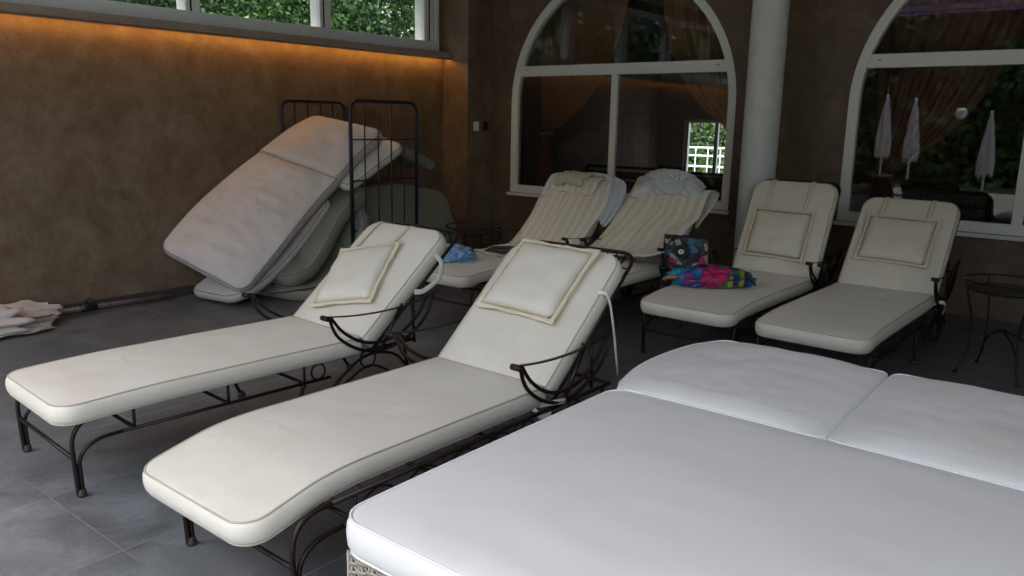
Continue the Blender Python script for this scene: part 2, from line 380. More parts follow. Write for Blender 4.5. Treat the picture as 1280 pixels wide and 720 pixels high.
# left wall with ribbon window opening
MYZ=Matrix(((0,0,1,0),(1,0,0,0),(0,1,0,0),(0,0,0,1)))   # (x,y)->(0,x,y)
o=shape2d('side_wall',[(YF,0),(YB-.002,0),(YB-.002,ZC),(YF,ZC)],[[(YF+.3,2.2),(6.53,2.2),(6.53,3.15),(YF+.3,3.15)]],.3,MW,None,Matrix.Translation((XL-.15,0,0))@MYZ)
tag(o,'ochre brown plastered wall glowing orange under its window sill','wall')
bm=bmesh.new(); box(bm,XR,XR+.3,YF,12.2,0,ZC); o=obj('end_wall',bm,MW,None,False); tag(o,'plain plastered wall closing the right end','wall')
bm=bmesh.new(); box(bm,XL+.001,-5.97,6.6,YB-.002,0,ZC-.002,.004); o=obj('pilaster',bm,MW,None,False); tag(o,'brown plastered pilaster in the corner at the end of the window sill','pilaster')
# sill with lip
t=thing('window_sill','brown metal window sill below the ribbon window','window sill',(XL,2.5,2.2))
bm=bmesh.new(); box(bm,.0,.13,YF+.1-2.5,6.598-2.5,-.032,.028,.006); obj('sill_board',bm,M_sill,t,False)
bm=bmesh.new(); box(bm,.122,.136,YF+.1-2.5,6.598-2.5,-.052,-.033,.002); obj('edge_strip',bm,mat('sill edge metal',(.5,.38,.28),.25,.8),t,False)
bm=bmesh.new(); box(bm,.07,.09,YF+.2-2.5,6.59-2.5,-.043,-.0335); obj('led_strip',bm,emit('warm light strip',(1,.45,.09),4.5),t,False)
# ribbon window
t=thing('ribbon_window','long high white framed window above the brown sill','window',(XL-.06,2.6,2.2))
Y0w,Y1w=YF+.3-2.6,6.53-2.6
def pbox(name,m,x0,x1,y0,y1,z0,z1,b=.004,par=t):
    bm=bmesh.new(); box(bm,x0,x1,y0,y1,z0,z1,b); return obj(name,bm,m,par,False)
pbox('frame',M_framed,-.05,.07,Y0w,Y1w,.03,.135)
pbox('frame',M_framed,-.05,.07,Y0w,Y1w,.88,.948)
pbox('frame',M_framed,-.05,.07,Y1w-.045,Y1w-.001,.1352,.8798)
bounds=[6.455]+[5.14-1.33*i for i in range(0,5)]
for i,yc in enumerate([5.045-1.34*i for i in range(0,5)]):
    mu=pbox('mullion',M_frame,-.11,.055,yc-.035-2.6,yc+.035-2.6,.1352,.8798)
    pbox('gasket',M_blacks,-.10,.05,yc-.048-2.6,yc-.0355-2.6,.136,.879,.001,mu)
    pbox('casement_edge',M_frame,-.10,.045,yc-.085-2.6,yc-.049-2.6,.136,.879,.003,mu)
mu=pbox('mullion',M_frame,-.11,.055,6.41-2.6,6.484-2.6,.1352,.8798)
pbox('gasket',M_blacks,-.10,.05,6.395-2.6,6.4095-2.6,.136,.879,.001,mu); pbox('casement_edge',M_frame,-.10,.045,6.33-2.6,6.3945-2.6,.136,.879,.003,mu)
ys=[6.33]+[5.045-1.34*i for i in range(0,5)]
for a,b in zip(ys,ys[1:]+[YF+.3]):
    bm=bmesh.new(); v=[bm.verts.new(p) for p in ((0,b+.036-2.6,.13),(0,a-.086-2.6 if a<6 else a-.001-2.6,.13),(0,a-.086-2.6 if a<6 else a-.001-2.6,.885),(0,b+.036-2.6,.885))]; bm.faces.new(v); obj('pane',bm,M_glass,t,False)
# arched windows
def arched(c,label):
    t=thing('arched_window',label,'window',(c,YB+.05,Z0),0,'arched windows in the dark wall')
    y=0.0; fr=.075
    def loc(pl): return [(a-c,b-Z0) for a,b in pl]
    shape2d('frame',loc(arch(c,HW-.003,Z0+.003,ZS)),[loc(arch(c,HW-fr,Z0+fr,ZS,rz=HW-fr))],.08,M_frame,t,MXZ,.004)
    # transom and mullion
    bm=bmesh.new(); hw=math.sqrt((HW-fr)**2-(2.04-ZS)**2)+.005
    box(bm,-hw,hw,-.034,.034,1.985-Z0,2.092-Z0,.005); tr=obj('transom',bm,M_frame,t,False)
    for s in (-1,1):
        b=bmesh.new(); box(b,s*(hw-.09)-.013,s*(hw-.09)+.013,-.0365,-.034,2.043-Z0,2.051-Z0,.001); obj('drain_slot',b,M_blacks,tr,False)
    bm=bmesh.new(); box(bm,-.036,.036,-.032,.032,fr-.004,1.9848-Z0,.005); obj('mullion',bm,M_frame,t,False)
    for x0,x1 in ((-HW+fr-.01,-.034),(.034,HW-fr+.01)):
        pl=[]
        # lower panes: clip arch region below transom
        s=-1 if x0<0 else 1; hw2=HW-fr+.01
        pts=[(x0,fr-.01),(x1,fr-.01)]
        if s<0:
            pts+= [(-.034,1.99-Z0)]
            for i in range(8):
                z=1.99-(1.99-ZS)*i/7; pts.append((-math.sqrt(max(hw2**2-(z-ZS)**2,0)),z-Z0))
        else:
            for i in range(8):
                z=ZS+(1.99-ZS)*i/7; pts.append((math.sqrt(max(hw2**2-(z-ZS)**2,0)),z-Z0))
            pts.append((.034,1.99-Z0))
        bm=bmesh.new(); bm.faces.new([bm.verts.new((a,.0,b)) for a,b in pts]); obj('pane',bm,M_glass,t,False)
    hw2=HW-fr+.01; a0=math.asin((2.085-ZS)/hw2)
    bm=bmesh.new(); bm.faces.new([bm.verts.new((hw2*math.cos(a0+(PI-2*a0)*i/24),0,ZS+hw2*math.sin(a0+(PI-2*a0)*i/24)-Z0)) for i in range(25)]); obj('pane',bm,M_glass,t,False)
    bm=bmesh.new(); box(bm,-HW-.02,HW+.02,-.085,-.052,-.035,-.004,.004); obj('sill_ledge',bm,M_framed,t,False)
arched(W[0],'white arched window behind the two towel covered loungers')
arched(W[1],'white arched window behind the loungers beside the round table')
arched(W[2],'white arched window furthest to the right')
# switches
for y,m,l,n in ((6.735,M_frame,'small white wall switch plate left of the arched window','light_switch'),(6.895,M_blacks,'small black wall socket plate beside the white switch','wall_socket')):
    t=thing(n,l,'switch' if 'switch' in n else 'socket',(-5.97,y,1.45),PI/2)
    bm=bmesh.new(); box(bm,-.042,.042,-.012,0,-.05,.05,.004); obj('cover_plate',bm,m,t,False)
    bm=bmesh.new(); box(bm,-.026,.026,-.017,-.0125,-.034,.034,.003); obj('rocker' if 'switch' in n else 'insert',bm,m,t,False)
# column
t=thing('column','round pale grey painted column before the dark wall','column',(-2.655,6.55,0))
bm=bmesh.new(); lathe(bm,[(.145,0.0),(.145,ZC)],48); obj('shaft',bm,M_col,t,auto=40)
# ------------------------------------------------------------------ loungers
def ribbon(bm,pts,w,up,th=.0012):
    return tube(bm,cat(pts,5),w/2,8,flat=th/(w/2),up=up)
def lounger(name_label,loc,rz,ang,iron,arches=False,pillow=True,pil=None,droop=.03,seed=0,cm=None,ties=(),foff=(0,0),seatlen=1.42,puff=.014,fl=.80,wheels=True):
    t=thing('sun_lounger',name_label,'sun lounger',loc,rz,'wrought iron sun loungers')
    cm=cm or M_cream
    H=seatlen; fx=.318; zr=.322; zl=.228
    # frame
    bm=bmesh.new()
    for s in (-1,1):
        x=s*fx
        tube(bm,[(x,.23,zr),(x,H+.42,zr)],.009)
        tube(bm,[(x,.27,zl),(x,H-.12,zl)],.008)
        for y in (.33,.75,1.15): tube(bm,[(x,y,zl),(x,y,zr)],.007)
        if arches:
            for y0 in (.33,.54,.75,.95):
                w=.2
                tube(bm,cat([(x,y0+.01,zl),(x,y0+.03,zl+.055),(x,y0+w/2,zr-.012),(x,y0+w-.03,zl+.055),(x,y0+w-.01,zl)],5),.0045,6)
            for y0 in (.24,.44): pass
        # side flourish near the head end
        cy=H+.10; cz=.285
        tube(bm,[(x*1.07,cy+.048*math.cos(a*PI/8),cz+.048*math.sin(a*PI/8)) for a in range(16)],.006,6,closed=True)
        tube(bm,cat([(x*1.05,H-.2,.10),(x*1.05,H-.06,.22),(x*1.05,cy,.30),(x*1.05,H+.28,.27),(x*1.05,H+.40,.14)],6),.008)
        tube(bm,cat([(x*1.05,H-.13,.12),(x*1.05,H-.02,.19),(x*1.05,cy,.24),(x*1.05,H+.2,.21),(x*1.05,H+.32,.12)],6),.007)
        tube(bm,[(x,H-.22+.04*math.cos(a*PI/7)+.03,.272+.04*math.sin(a*PI/7)) for a in range(14)],.005,6,closed=True)
    for y in (.33,.75,1.15): tube(bm,[(-fx,y,zl),(fx,y,zl)],.008)
    tube(bm,[(-fx,H+.42,zr),(fx,H+.42,zr)],.009)
    for i in range(11): # seat slats
        y=.26+i*.115
        tube(bm,[(-fx,y,zr),(fx,y,zr)],.004,6)
    obj('frame',bm,iron,t)
    for s in (-1,1): # front legs
        x=s*fx; bm=bmesh.new()
        tube(bm,cat([(x,.094,.012),(x,.089,.12),(x,.087,.235),(x,.115,.295),(x,.17,.32),(x,.235,zr)],6),.0095)
        tube(bm,cat([(x,.112,.012),(x,.108,.10),(x,.109,.15),(x,.132,.192),(x,.19,.222),(x,.28,zl)],6),.0085)
        lg=obj('leg',bm,iron,t)
        bm=bmesh.new(); lathe(bm,[(.012,.0),(.018,.003),(.0195,.012),(.017,.026),(.013,.032)],14,(x,.105,0)); obj('foot_cap',bm,M_foot,lg)
    bm=bmesh.new(); tube(bm,[(-fx,.088,.165),(fx,.088,.165)],.0085); obj('stretcher',bm,iron,t)
    for s in (-1,1): # rear legs
        x=s*fx; bm=bmesh.new()
        tube(bm,cat([(x,1.16,.012),(x,1.13,.08),(x,1.125,.16),(x,1.15,zl)],5),.010)
        lg=obj('leg',bm,iron,t)
        bm=bmesh.new(); lathe(bm,[(.012,.0),(.021,.003),(.023,.012),(.019,.026),(.012,.032)],14,(x,1.16,0)); obj('foot_cap',bm,M_foot,lg)
    if not wheels:
        for s in (-1,1):
            x=s*fx; bm=bmesh.new(); tube(bm,cat([(x,H+.46,.012),(x,H+.41,.1),(x,H+.38,.2),(x,H+.36,zr)],5),.0095)
            lg=obj('leg',bm,iron,t); bm=bmesh.new(); lathe(bm,[(.012,.0),(.018,.003),(.0195,.012),(.017,.026),(.013,.032)],14,(x,H+.46,0)); obj('foot_cap',bm,M_foot,lg)
    for s in (-1,1) if wheels else (): # wheels
        M=Matrix.Translation((s*(fx-.03),H+.40,.112))@Matrix.Rotation(PI/2,4,'Y')
        bm=bmesh.new(); lathe(bm,[(.094,-.014),(.108,-.014),(.112,-.006),(.112,.006),(.108,.014),(.094,.014),(.094,-.014)],28,M=M)
        wh=obj('wheel',bm,M_rubber,t,auto=40)
        bm=bmesh.new(); lathe(bm,[(.0,-.018),(.022,-.018),(.022,.018),(0,.018)],12,M=M)
        for k in range(6):
            a=k*PI/3; tube(bm,[M@V((.018*math.cos(a),.018*math.sin(a),0)),M@V((.096*math.cos(a),.096*math.sin(a),0))],.006,6)
        obj('hub',bm,iron,wh)
    for ch in t.children: ch.location=(foff[0],foff[1],0)
    # armrests
    for s in (-1,1):
        x=s*(fx+.045); bm=bmesh.new()
        tube(bm,cat([(x,H-.23,.565),(x,H-.05,.545),(x,H+.15,.54),(x,H+.33,.555),(x,H+.5,.60 if ang<60 else .56)],6),.012,8,flat=.3,up=(0,0,1))
        lathe(bm,[(0,-.024),(.0125,-.024),(.0135,-.012),(.0135,.012),(.0125,.024),(0,.024)],12,M=Matrix.Translation((x,H-.235,.560))@Matrix.Rotation(PI/2,4,'Y'))
        x2=s*(fx+.04)
        tube(bm,cat([(x2,H-.21,.56),(x2,H-.16,.455),(x2,H-.04,.37),(x2,H+.10,.335),(x2,H+.25,.36),(x2,H+.40,.45),(x2,H+.47,.58 if ang<60 else .55)],6),.0085)
        tube(bm,cat([(x2,H-.20,.56),(x2,H-.13,.475),(x2,H-.02,.405),(x2,H+.10,.38),(x2,H+.23,.40),(x2,H+.35,.475),(x2,H+.42,.57 if ang<60 else .55)],6),.0085)
        tube(bm,[(x2,H+.10,.33),(x,H+.24,.55)],.009)
        tube(bm,[(x2,H+.10,.34),(s*fx,H+.10,.322)],.009)
        tube(bm,[(x,H+.24,.547),(s*(fx-.02),H+.3,.547)],.007)
        obj('armrest',bm,iron,t)
    # backrest frame
    d=V((0,math.cos(ang),math.sin(ang))); n=V((0,-math.sin(ang),math.cos(ang)))
    hp=V((0,H+.02,.41)); tc=.085
    def B(x,l,off): return hp+d*l+n*off+V((x,0,0))
    bl=.755
    bm=bmesh.new(); o1=-tc-.014; w=fx-.002
    tube(bm,[B(-w,-.02,o1),B(-w,fl-.07,o1)]+[B(-w+.07*(1-math.cos(a*PI/8)),fl-.07+.07*math.sin(a*PI/8),o1) for a in range(1,5)]+[B(w-.07*(1-math.cos(a*PI/8)),fl-.07+.07*math.sin(a*PI/8),o1) for a in range(4,0,-1)]+[B(w,fl-.07,o1),B(w,-.02,o1)],.0095)
    bf=obj('backrest_frame',bm,iron,t)
    bm=bmesh.new()
    for i in range(1,12):
        x=-w+2*w*i/12; tube(bm,[B(x,0,o1),B(x,fl,o1)],.005,6,flat=.4,up=n)
    for i in range(0,16):
        l=.01+i*.05; tube(bm,[B(-w,l,o1-.003),B(w,l,o1-.003)],.005,6,flat=.4,up=n)
    obj('lattice',bm,iron,bf)
    for s in (-1,1): # adjusting strut
        bm=bmesh.new(); tube(bm,[B(s*(w+.012),.34,o1),(s*(w+.012),H+.36,zr)],.0075); obj('support_strut',bm,iron,t)
    # cushions
    hw=.318; tz=.41-.04; tt=.078
    rows=[]
    for y,dz in ((0,-droop),(.07,-droop*.85),(.17,-droop*.5),(.28,-droop*.14),(.42,.002),(.6,.002),(.9,.002),(1.2,0),(H+.008,0)):
        rows.append(((-hw,y,tz+dz),(hw,y,tz+dz)))
    pad_obj('seat_cushion',rows,cm,M_creamp,t,t=tt,rad=.085,puff=puff,seed=seed,ends=(1,0),wr=.006)
    o2=-tc/2
    rows=[(B(-hw,.0,o2),B(hw,.0,o2)),(B(-hw,bl*.5,o2),B(hw,bl*.5,o2)),(B(-hw,bl*.8,o2),B(hw,bl*.8,o2)),(B(-hw,bl,o2-.004),B(hw,bl,o2-.004))]
    pad_obj('back_cushion',rows,cm,M_creamp,t,t=tt,rad=.085,puff=puff,seed=seed+2,ends=(0,1),wr=.006)
    # ties
    for pts,wd in ties:
        bm=bmesh.new(); ribbon(bm,pts,wd,(1,0,0)); obj('tie_ribbon',bm,M_white,t)
    if pillow:
        cx,cl,pw,ph,tilt,lift=pil
        bx=V((math.cos(tilt),0,0))+d*math.sin(tilt); by=d*math.cos(tilt)-V((math.sin(tilt),0,0))
        c=B(cx,cl,.022+lift)
        def Q(u,v,o=0): return c+bx*(u*pw/2)+by*(v*ph/2)+n*o
        m=14; bm=bmesh.new(); g={}
        iw=.90
        for sd in (1,-1):
            for i in range(m+1):
                for j in range(m+1):
                    u=-1+2*i/m; v=-1+2*j/m
                    if sd<0 and (i in(0,m) or j in (0,m)): g[sd,i,j]=g[1,i,j]; continue
                    h=((1-u**4)*(1-v**4))**.55
                    ed=.012*nz((u*2+seed,v*2,0),1.2)
                    p=Q(u*iw*(1-.05*(1-abs(v))**0*(1-v*v)*(1 if abs(u)>.9 else 0)),v*iw*(1-.05*(1-u*u)*(1 if abs(v)>.9 else 0)),sd*((.044*h)+.004*nz((u,v,seed),3))+ed*.6)
                    g[sd,i,j]=bm.verts.new(p)
        for sd in (1,-1):
            for i in range(m):
                for j in range(m):
                    bm.faces.new((g[sd,i,j],g[sd,i+1,j],g[sd,i+1,j+1],g[sd,i,j+1]))
        po=obj('headrest_pillow',bm,cm,t)
        # flanged border
        bm=bmesh.new(); K=18; per=[]
        for sx,sy,ex,ey in ((-1,-1,1,-1),(1,-1,1,1),(1,1,-1,1),(-1,1,-1,-1)):
            for k in range(K): per.append((sx+(ex-sx)*k/K,sy+(ey-sy)*k/K))
        rr=[]
        for u,v in per:
            mi=1-.045*(1-min(abs(u),abs(v))**2)
            wv=.007*nz((u*3,v*3,seed+1),2.0)+.004*math.sin((u-v)*9+seed)
            rr.append([bm.verts.new(Q(u*.88,v*.88,.004)),bm.verts.new(Q(u*.90,v*.90,.010)),bm.verts.new(Q(u*.99*mi,v*.99*mi,wv+.003)),bm.verts.new(Q(u*1.0*mi,v*1.0*mi,wv)),bm.verts.new(Q(u*.99*mi,v*.99*mi,wv-.003)),bm.verts.new(Q(u*.88,v*.88,-.006))])
        for a,b in zip(rr,rr[1:]+rr[:1]):
            for k in range(6): bm.faces.new((a[k],a[(k+1)%6],b[(k+1)%6],b[k]))
        obj('border',bm,M_yel,po)
        for u in (-.62,.62):
            bm=bmesh.new(); q=Q(u,.9,.002)
            l0=(q-hp).dot(d); x0=q.x
            pts=[q,B(x0,(l0+bl)/2,.018),B(x0,bl-.05,.014),B(x0,bl+.008,-.01),B(x0,bl+.022,-.05),B(x0,bl+.015,-tc-.01)]
            ribbon(bm,pts,.03,n,.003); obj('strap',bm,M_yel,po)
    return t
G=M_cream
L1=lounger('cream lounger at the left front with a crooked headrest pillow',(-3.465,1.185,0),R(-3.2),R(41),M_iron,False,True,(-.045,.34,.45,.45,R(17),.012),.012,1,fl=.84,wheels=False,foff=(-.045,-.03),
   ties=[([(.325,1.42+.50,.80),(.345,1.42+.54,.74),(.35,1.42+.52,.66),(.34,1.42+.42,.60),(.33,1.42+.36,.60)],.03)])
L2=lounger('cream lounger with brown arched ironwork and a square headrest pillow',(-2.235,1.175,0),R(-.3),R(41),M_ironb,True,True,(-.025,.52,.48,.46,R(-2),.012),.07,3,fl=.85,wheels=False,foff=(.035,.05),
   ties=[([(.325,1.80,.76),(.36,1.83,.75),(.375,1.86,.63),(.38,1.92,.36)],.018),([(.32,1.40,.335),(.36,1.45,.345),(.365,1.53,.335)],.025),([(.32,1.36,.33),(.345,1.38,.30),(.36,1.43,.30)],.025)])
L4=lounger('cream lounger in front of the column with a colourful bag on it',(-2.245,4.50,0),R(-.5),R(64),M_iron,False,True,(-.02,.31,.49,.41,R(-1),.008),.03,5)
L5=lounger('cream lounger beside the round iron table under the right arched window',(-1.43,4.42,0),R(-.5),R(52),M_iron,False,True,(-.01,.385,.51,.40,R(-1),.008),.02,7,seatlen=1.48,
   ties=[([(.33,1.46,.36),(.38,1.50,.37),(.385,1.55,.33),(.375,1.54,.28)],.025)])
L3=lounger('cream lounger under a striped towel with a blue cloth near its foot',(-4.16,4.22,0),R(0),R(48),M_iron,False,False,None,.02,9)
L6=lounger('cream lounger under a striped towel beside the patterned tote bag',(-3.31,4.30,0),R(0),R(48),M_iron,False,False,None,.02,11)
# ------------------------------------------------------------------ daybed
BX0,BX1,BY0,BY1=-1.575,.03,1.24,3.42
t=thing('daybed','large white double daybed on a wicker base','daybed',((BX0+BX1)/2,(BY0+BY1)/2,0))
def loc(p): return (p[0]-(BX0+BX1)/2,p[1]-(BY0+BY1)/2,p[2])
M_rattan=mat('grey rattan',(.36,.31,.26),.5,mott=(30,(.27,.23,.19),(.44,.38,.32),4),bump=[(200,.3,.001)])
bm=bmesh.new(); c0=loc((BX0,BY0,0)); c1=loc((BX1,BY1,0))
box(bm,c0[0]+.035,c1[0]-.035,c0[1]+.035,c1[1]-.035,.05,.365,.004); bs=obj('base',bm,M_dark,t,False)
def weave(p0,p1,z0,z1,outv):
    bm=bmesh.new(); p0=V(p0);p1=V(p1); Ln=(p1-p0).length; dd=(p1-p0).normalized(); ns=int(Ln/.042); nr=int((z1-z0)/.0125)
    for r in range(nr):
        z=z0+(r+.5)*(z1-z0)/nr; pts=[]
        for i in range(ns*4+1):
            q=i/4; off=.006*math.cos(q*PI+(r//1%2)*PI)
            pts.append(p0+dd*(q*Ln/ns)+V((0,0,z+.0012*math.sin(i*1.7+r)))+V(outv)*(off))
        tube(bm,pts,.0058,6,flat=.45,up=outv)
    for i in range(ns+1):
        for e in (-.006,.006): 
            q=p0+dd*(i*Ln/ns+e); tube(bm,[q+V((0,0,z0)),q+V((0,0,z1))],.0045,6)
    return bm
x0,y0,x1,y1=c0[0]+.022,c0[1]+.022,c1[0]-.022,c1[1]-.022
for a,b,ov in (((x0,y0,0),(x1,y0,0),(0,-1,0)),((x0,y1,0),(x0,y0,0),(-1,0,0)),((x1,y1,0),(x0,y1,0),(0,1,0)),((x1,y0,0),(x1,y1,0),(1,0,0))):
    obj('wicker_panel',weave(a,b,.03,.368,ov),M_rattan,t)
YS=2.63
rows=[(loc((BX0,y,.43+dz)),loc((BX1,y,.43+dz))) for y,dz in ((BY0,-.004),(1.6,0),(2.1,0),(2.45,0),(YS,.0))]
pad_obj('mattress',rows,M_white,M_whitep,t,pr=.0045,t=.095,rad=.085,puff=.018,nlen=70,nu=40,wr=.005,seed=20,wrs=3)
for k,(xa,xb) in enumerate(((BX0,-.765),(-.755,BX1))):
    e1,e2,e3=(.04,.0,-.085) if k==0 else (0,0,-.01)
    e4=0 if k==0 else .03
    rows=[(loc((xa,YS+.004,.43)),loc((xb,YS+.004,.43))),(loc((xa-e1,2.85,.445)),loc((xb+e4,2.85,.445))),(loc((xa-e1,3.05,.455)),loc((xb+e4,3.05,.455))),(loc((xa-e2,3.27,.465)),loc((xb,3.27,.462))),(loc((xa-e3,3.45,.47)),loc((xb-.005,3.45,.465)))]
    pad_obj('back_cushion',rows,M_white,M_whitep,t,pr=.0045,t=.105,rad=.04,puff=.035,nlen=60,nu=36,wr=.010,seed=23+k,wrs=4)
for x in (c0[0]+.06,c1[0]-.06):
    for y in (c0[1]+.06,c1[1]-.06):
        bm=bmesh.new(); lathe(bm,[(.025,0),(.028,.01),(.028,.06)],12,(x,y,0)); obj('leg',bm,M_dark,t)
# ------------------------------------------------------------------ side tables
def side_table(label,loc,rad,h,rim=.075,rz=0,grp='small round iron side tables'):
    t=thing('side_table',label,'side table',loc,rz,grp)
    bm=bmesh.new(); lathe(bm,[(0,h-.006),(rad,h-.006),(rad+.004,h),(rad,h+.006),(0,h+.006)],40); obj('table_top',bm,M_iron,t,auto=40)
    bm=bmesh.new(); 
    tube(bm,[((rad+.015)*math.cos(a*PI/20),(rad+.015)*math.sin(a*PI/20),h+rim) for a in range(40)],.006,8,closed=True); obj('rim',bm,M_iron,t)
    for k in range(4):
        a=k*PI/2+.4; c,s=math.cos(a),math.sin(a); bm=bmesh.new()
        tube(bm,cat([(c*(rad+.015),s*(rad+.015),h+rim),(c*(rad),s*(rad),h-.03),(c*rad*.82,s*rad*.82,h*.62),(c*rad*.85,s*rad*.85,h*.25),(c*rad*1.08,s*rad*1.08,.008)],6),.007)
        lathe(bm,[(.014,0),(.016,.004),(.012,.014),(.0,.014)],12,(c*rad*1.08,s*rad*1.08,0))
        obj('leg',bm,M_iron,t)
    bm=bmesh.new()
    for k in range(4):
        a=k*PI/2+.4; b=a+PI/2
        tube(bm,cat([(math.cos(a)*rad*.95,math.sin(a)*rad*.95,h*.2),(math.cos(a)*rad*.55,math.sin(a)*rad*.55,h*.42),(0,0,h*.52),],6),.005,6)
    tube(bm,[(.03*math.cos(a*PI/8),.03*math.sin(a*PI/8),h*.52) for a in range(16)],.005,6,closed=True)
    obj('brace',bm,M_iron,t); return t
side_table('black round iron side table right of the last lounger',(-.655,5.72,0),.235,.54,.055,.2)
side_table('dark round iron side table in the dim corner behind the blue cloth',(-4.93,5.55,0),.25,.50,.05)
side_table('low dark iron side table under the patterned tote bag',(-2.775,5.6,0),.19,.40,.02)
# ------------------------------------------------------------------ roll cage and cushions
t=thing('roll_cage','dark blue barred roll cage piled with lounger cushions','roll cage',(0,0,0))
def cage_side(x0,y0,x1,y1,z1=1.655):
    a=V((x0,y0,0)); b=V((x1,y1,0)); d=(b-a); W=d.length; d.normalize()
    bm=bmesh.new(); r=.085
    def P(u,z): return a+d*u+V((0,0,z))
    pts=[P(0,.14),P(0,z1-r)]+[P(r-r*math.cos(k*PI/10),z1-r+r*math.sin(k*PI/10)) for k in range(1,6)]+[P(W-r+r*math.sin(k*PI/10),z1-r+r*math.cos(k*PI/10)) for k in range(0,5)]+[P(W,z1-r),P(W,.14)]
    tube(bm,pts,.017,10)
    o=obj('side_frame',bm,M_blueiron,t)
    bm=bmesh.new()
    for k in range(1,5):
        u=W*k/5; tube(bm,[P(u,.16),P(u,z1)],.0065,6)
    for z in (.16,.55,.98,1.33): tube(bm,[P(0,z),P(W,z)],.007,6)
    obj('bars',bm,M_blueiron,o)
cage_side(-6.2,4.385,-6.2,5.10); cage_side(-5.40,4.50,-5.38,5.25)
bm=bmesh.new(); box(bm,-6.22,-5.37,4.42,5.2,.12,.15,.005); obj('platform',bm,M_blueiron,t,False)
for x in (-6.12,-5.46):
    for y in (4.52,5.1):
        bm=bmesh.new(); lathe(bm,[(0,-.014),(.055,-.014),(.055,.014),(0,.014)],16,M=Matrix.Translation((x,y,.056))@Matrix.Rotation(PI/2,4,'Y')); wq=obj('caster',bm,M_rubber,t,auto=40)
g='lounger cushions piled on the roll cage'
def loose(label,parts,m,pm,seed):
    t=thing('lounger_cushion',label,'cushion',(0,0,0),0,g)
    for nm,rows,kw in parts:
        o=pad_obj(nm,rows,m,pm,t,seed=seed,**kw)
    return t
M_greyp=mat('grey pad piping',(.20,.18,.17),.6)
SL=(-6.12,4.10,1.17); SR=(-5.50,4.43,.965)
loose('big greyish lounger cushion slumping off the roll cage towards the floor',[
 ('seat_part',[((-6.22,3.20,.44),(-5.62,3.56,.10)),((-6.2,3.50,.73),(-5.56,3.88,.44)),((-6.16,3.82,.98),(-5.52,4.17,.74)),(SL,SR)],dict(t=.115,rad=.09,puff=.045,wr=.022,ends=(1,0),nlen=70,nu=24)),
 ('back_part',[((-6.12,4.105,1.185),(-5.50,4.435,.98)),((-6.10,4.40,1.37),(-5.49,4.68,1.18)),((-6.08,4.66,1.49),(-5.48,4.95,1.36))],dict(t=.11,rad=.07,puff=.045,wr=.022,ends=(0,1)))],M_greypad,M_greyp,31)
loose('pale cushion end poking out right under the top of the pile',[
 ('back_part',[((-6.0,4.35,1.16),(-5.46,4.52,.90)),((-5.98,4.65,1.30),(-5.45,4.85,1.08)),((-5.96,4.9,1.38),(-5.45,5.16,1.25))],dict(t=.08,rad=.07,puff=.02,wr=.01))],M_cream,M_greyp,33)
loose('pale cushion whose end folds onto the floor below the slumping one',[
 ('seat_part',[((-6.1,3.38,.07),(-5.66,3.47,.06)),((-6.1,3.62,.22),(-5.62,3.74,.16)),((-6.1,3.95,.55),(-5.6,4.08,.42)),((-6.1,4.25,.9),(-5.55,4.4,.8))],dict(t=.07,rad=.07,puff=.01))],M_greypad,M_greyp,35)
loose('olive shadowed cushion bent in an arc directly beneath the slumping one',[
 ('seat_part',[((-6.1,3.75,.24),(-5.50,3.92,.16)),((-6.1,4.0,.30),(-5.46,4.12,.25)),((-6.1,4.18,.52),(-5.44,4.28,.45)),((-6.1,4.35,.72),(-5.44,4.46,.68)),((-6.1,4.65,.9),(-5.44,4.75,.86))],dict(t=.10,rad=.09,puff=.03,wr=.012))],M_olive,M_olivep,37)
loose('olive cushion curled lowest in the pile with its side seam showing',[
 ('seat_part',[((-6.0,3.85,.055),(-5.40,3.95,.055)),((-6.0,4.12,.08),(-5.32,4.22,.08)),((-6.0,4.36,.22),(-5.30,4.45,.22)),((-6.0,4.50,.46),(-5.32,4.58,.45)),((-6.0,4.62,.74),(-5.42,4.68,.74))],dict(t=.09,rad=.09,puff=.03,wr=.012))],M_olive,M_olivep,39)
loose('dark olive cushion standing on edge right of the roll cage',[
 ('seat_part',[((-5.78,4.75,.86),(-5.52,4.7,.22)),((-5.78,5.3,.88),(-5.50,5.3,.24)),((-5.78,5.7,.82),(-5.50,5.75,.2)),((-5.78,5.98,.76),(-5.50,6.0,.16))],dict(t=.11,rad=.09,puff=.02,wr=.01))],M_olive,M_olivep,41)
loose('olive cushion wedged high at the back of the roll cage',[
 ('back_part',[((-6.1,4.75,1.30),(-5.62,4.8,1.26)),((-6.1,5.05,1.34),(-5.62,5.1,1.27)),((-6.1,5.35,1.26),(-5.62,5.42,1.18)),((-6.1,5.7,1.12),(-5.62,5.76,1.04))],dict(t=.10,rad=.09,puff=.02,wr=.01))],M_olive,M_olivep,43)
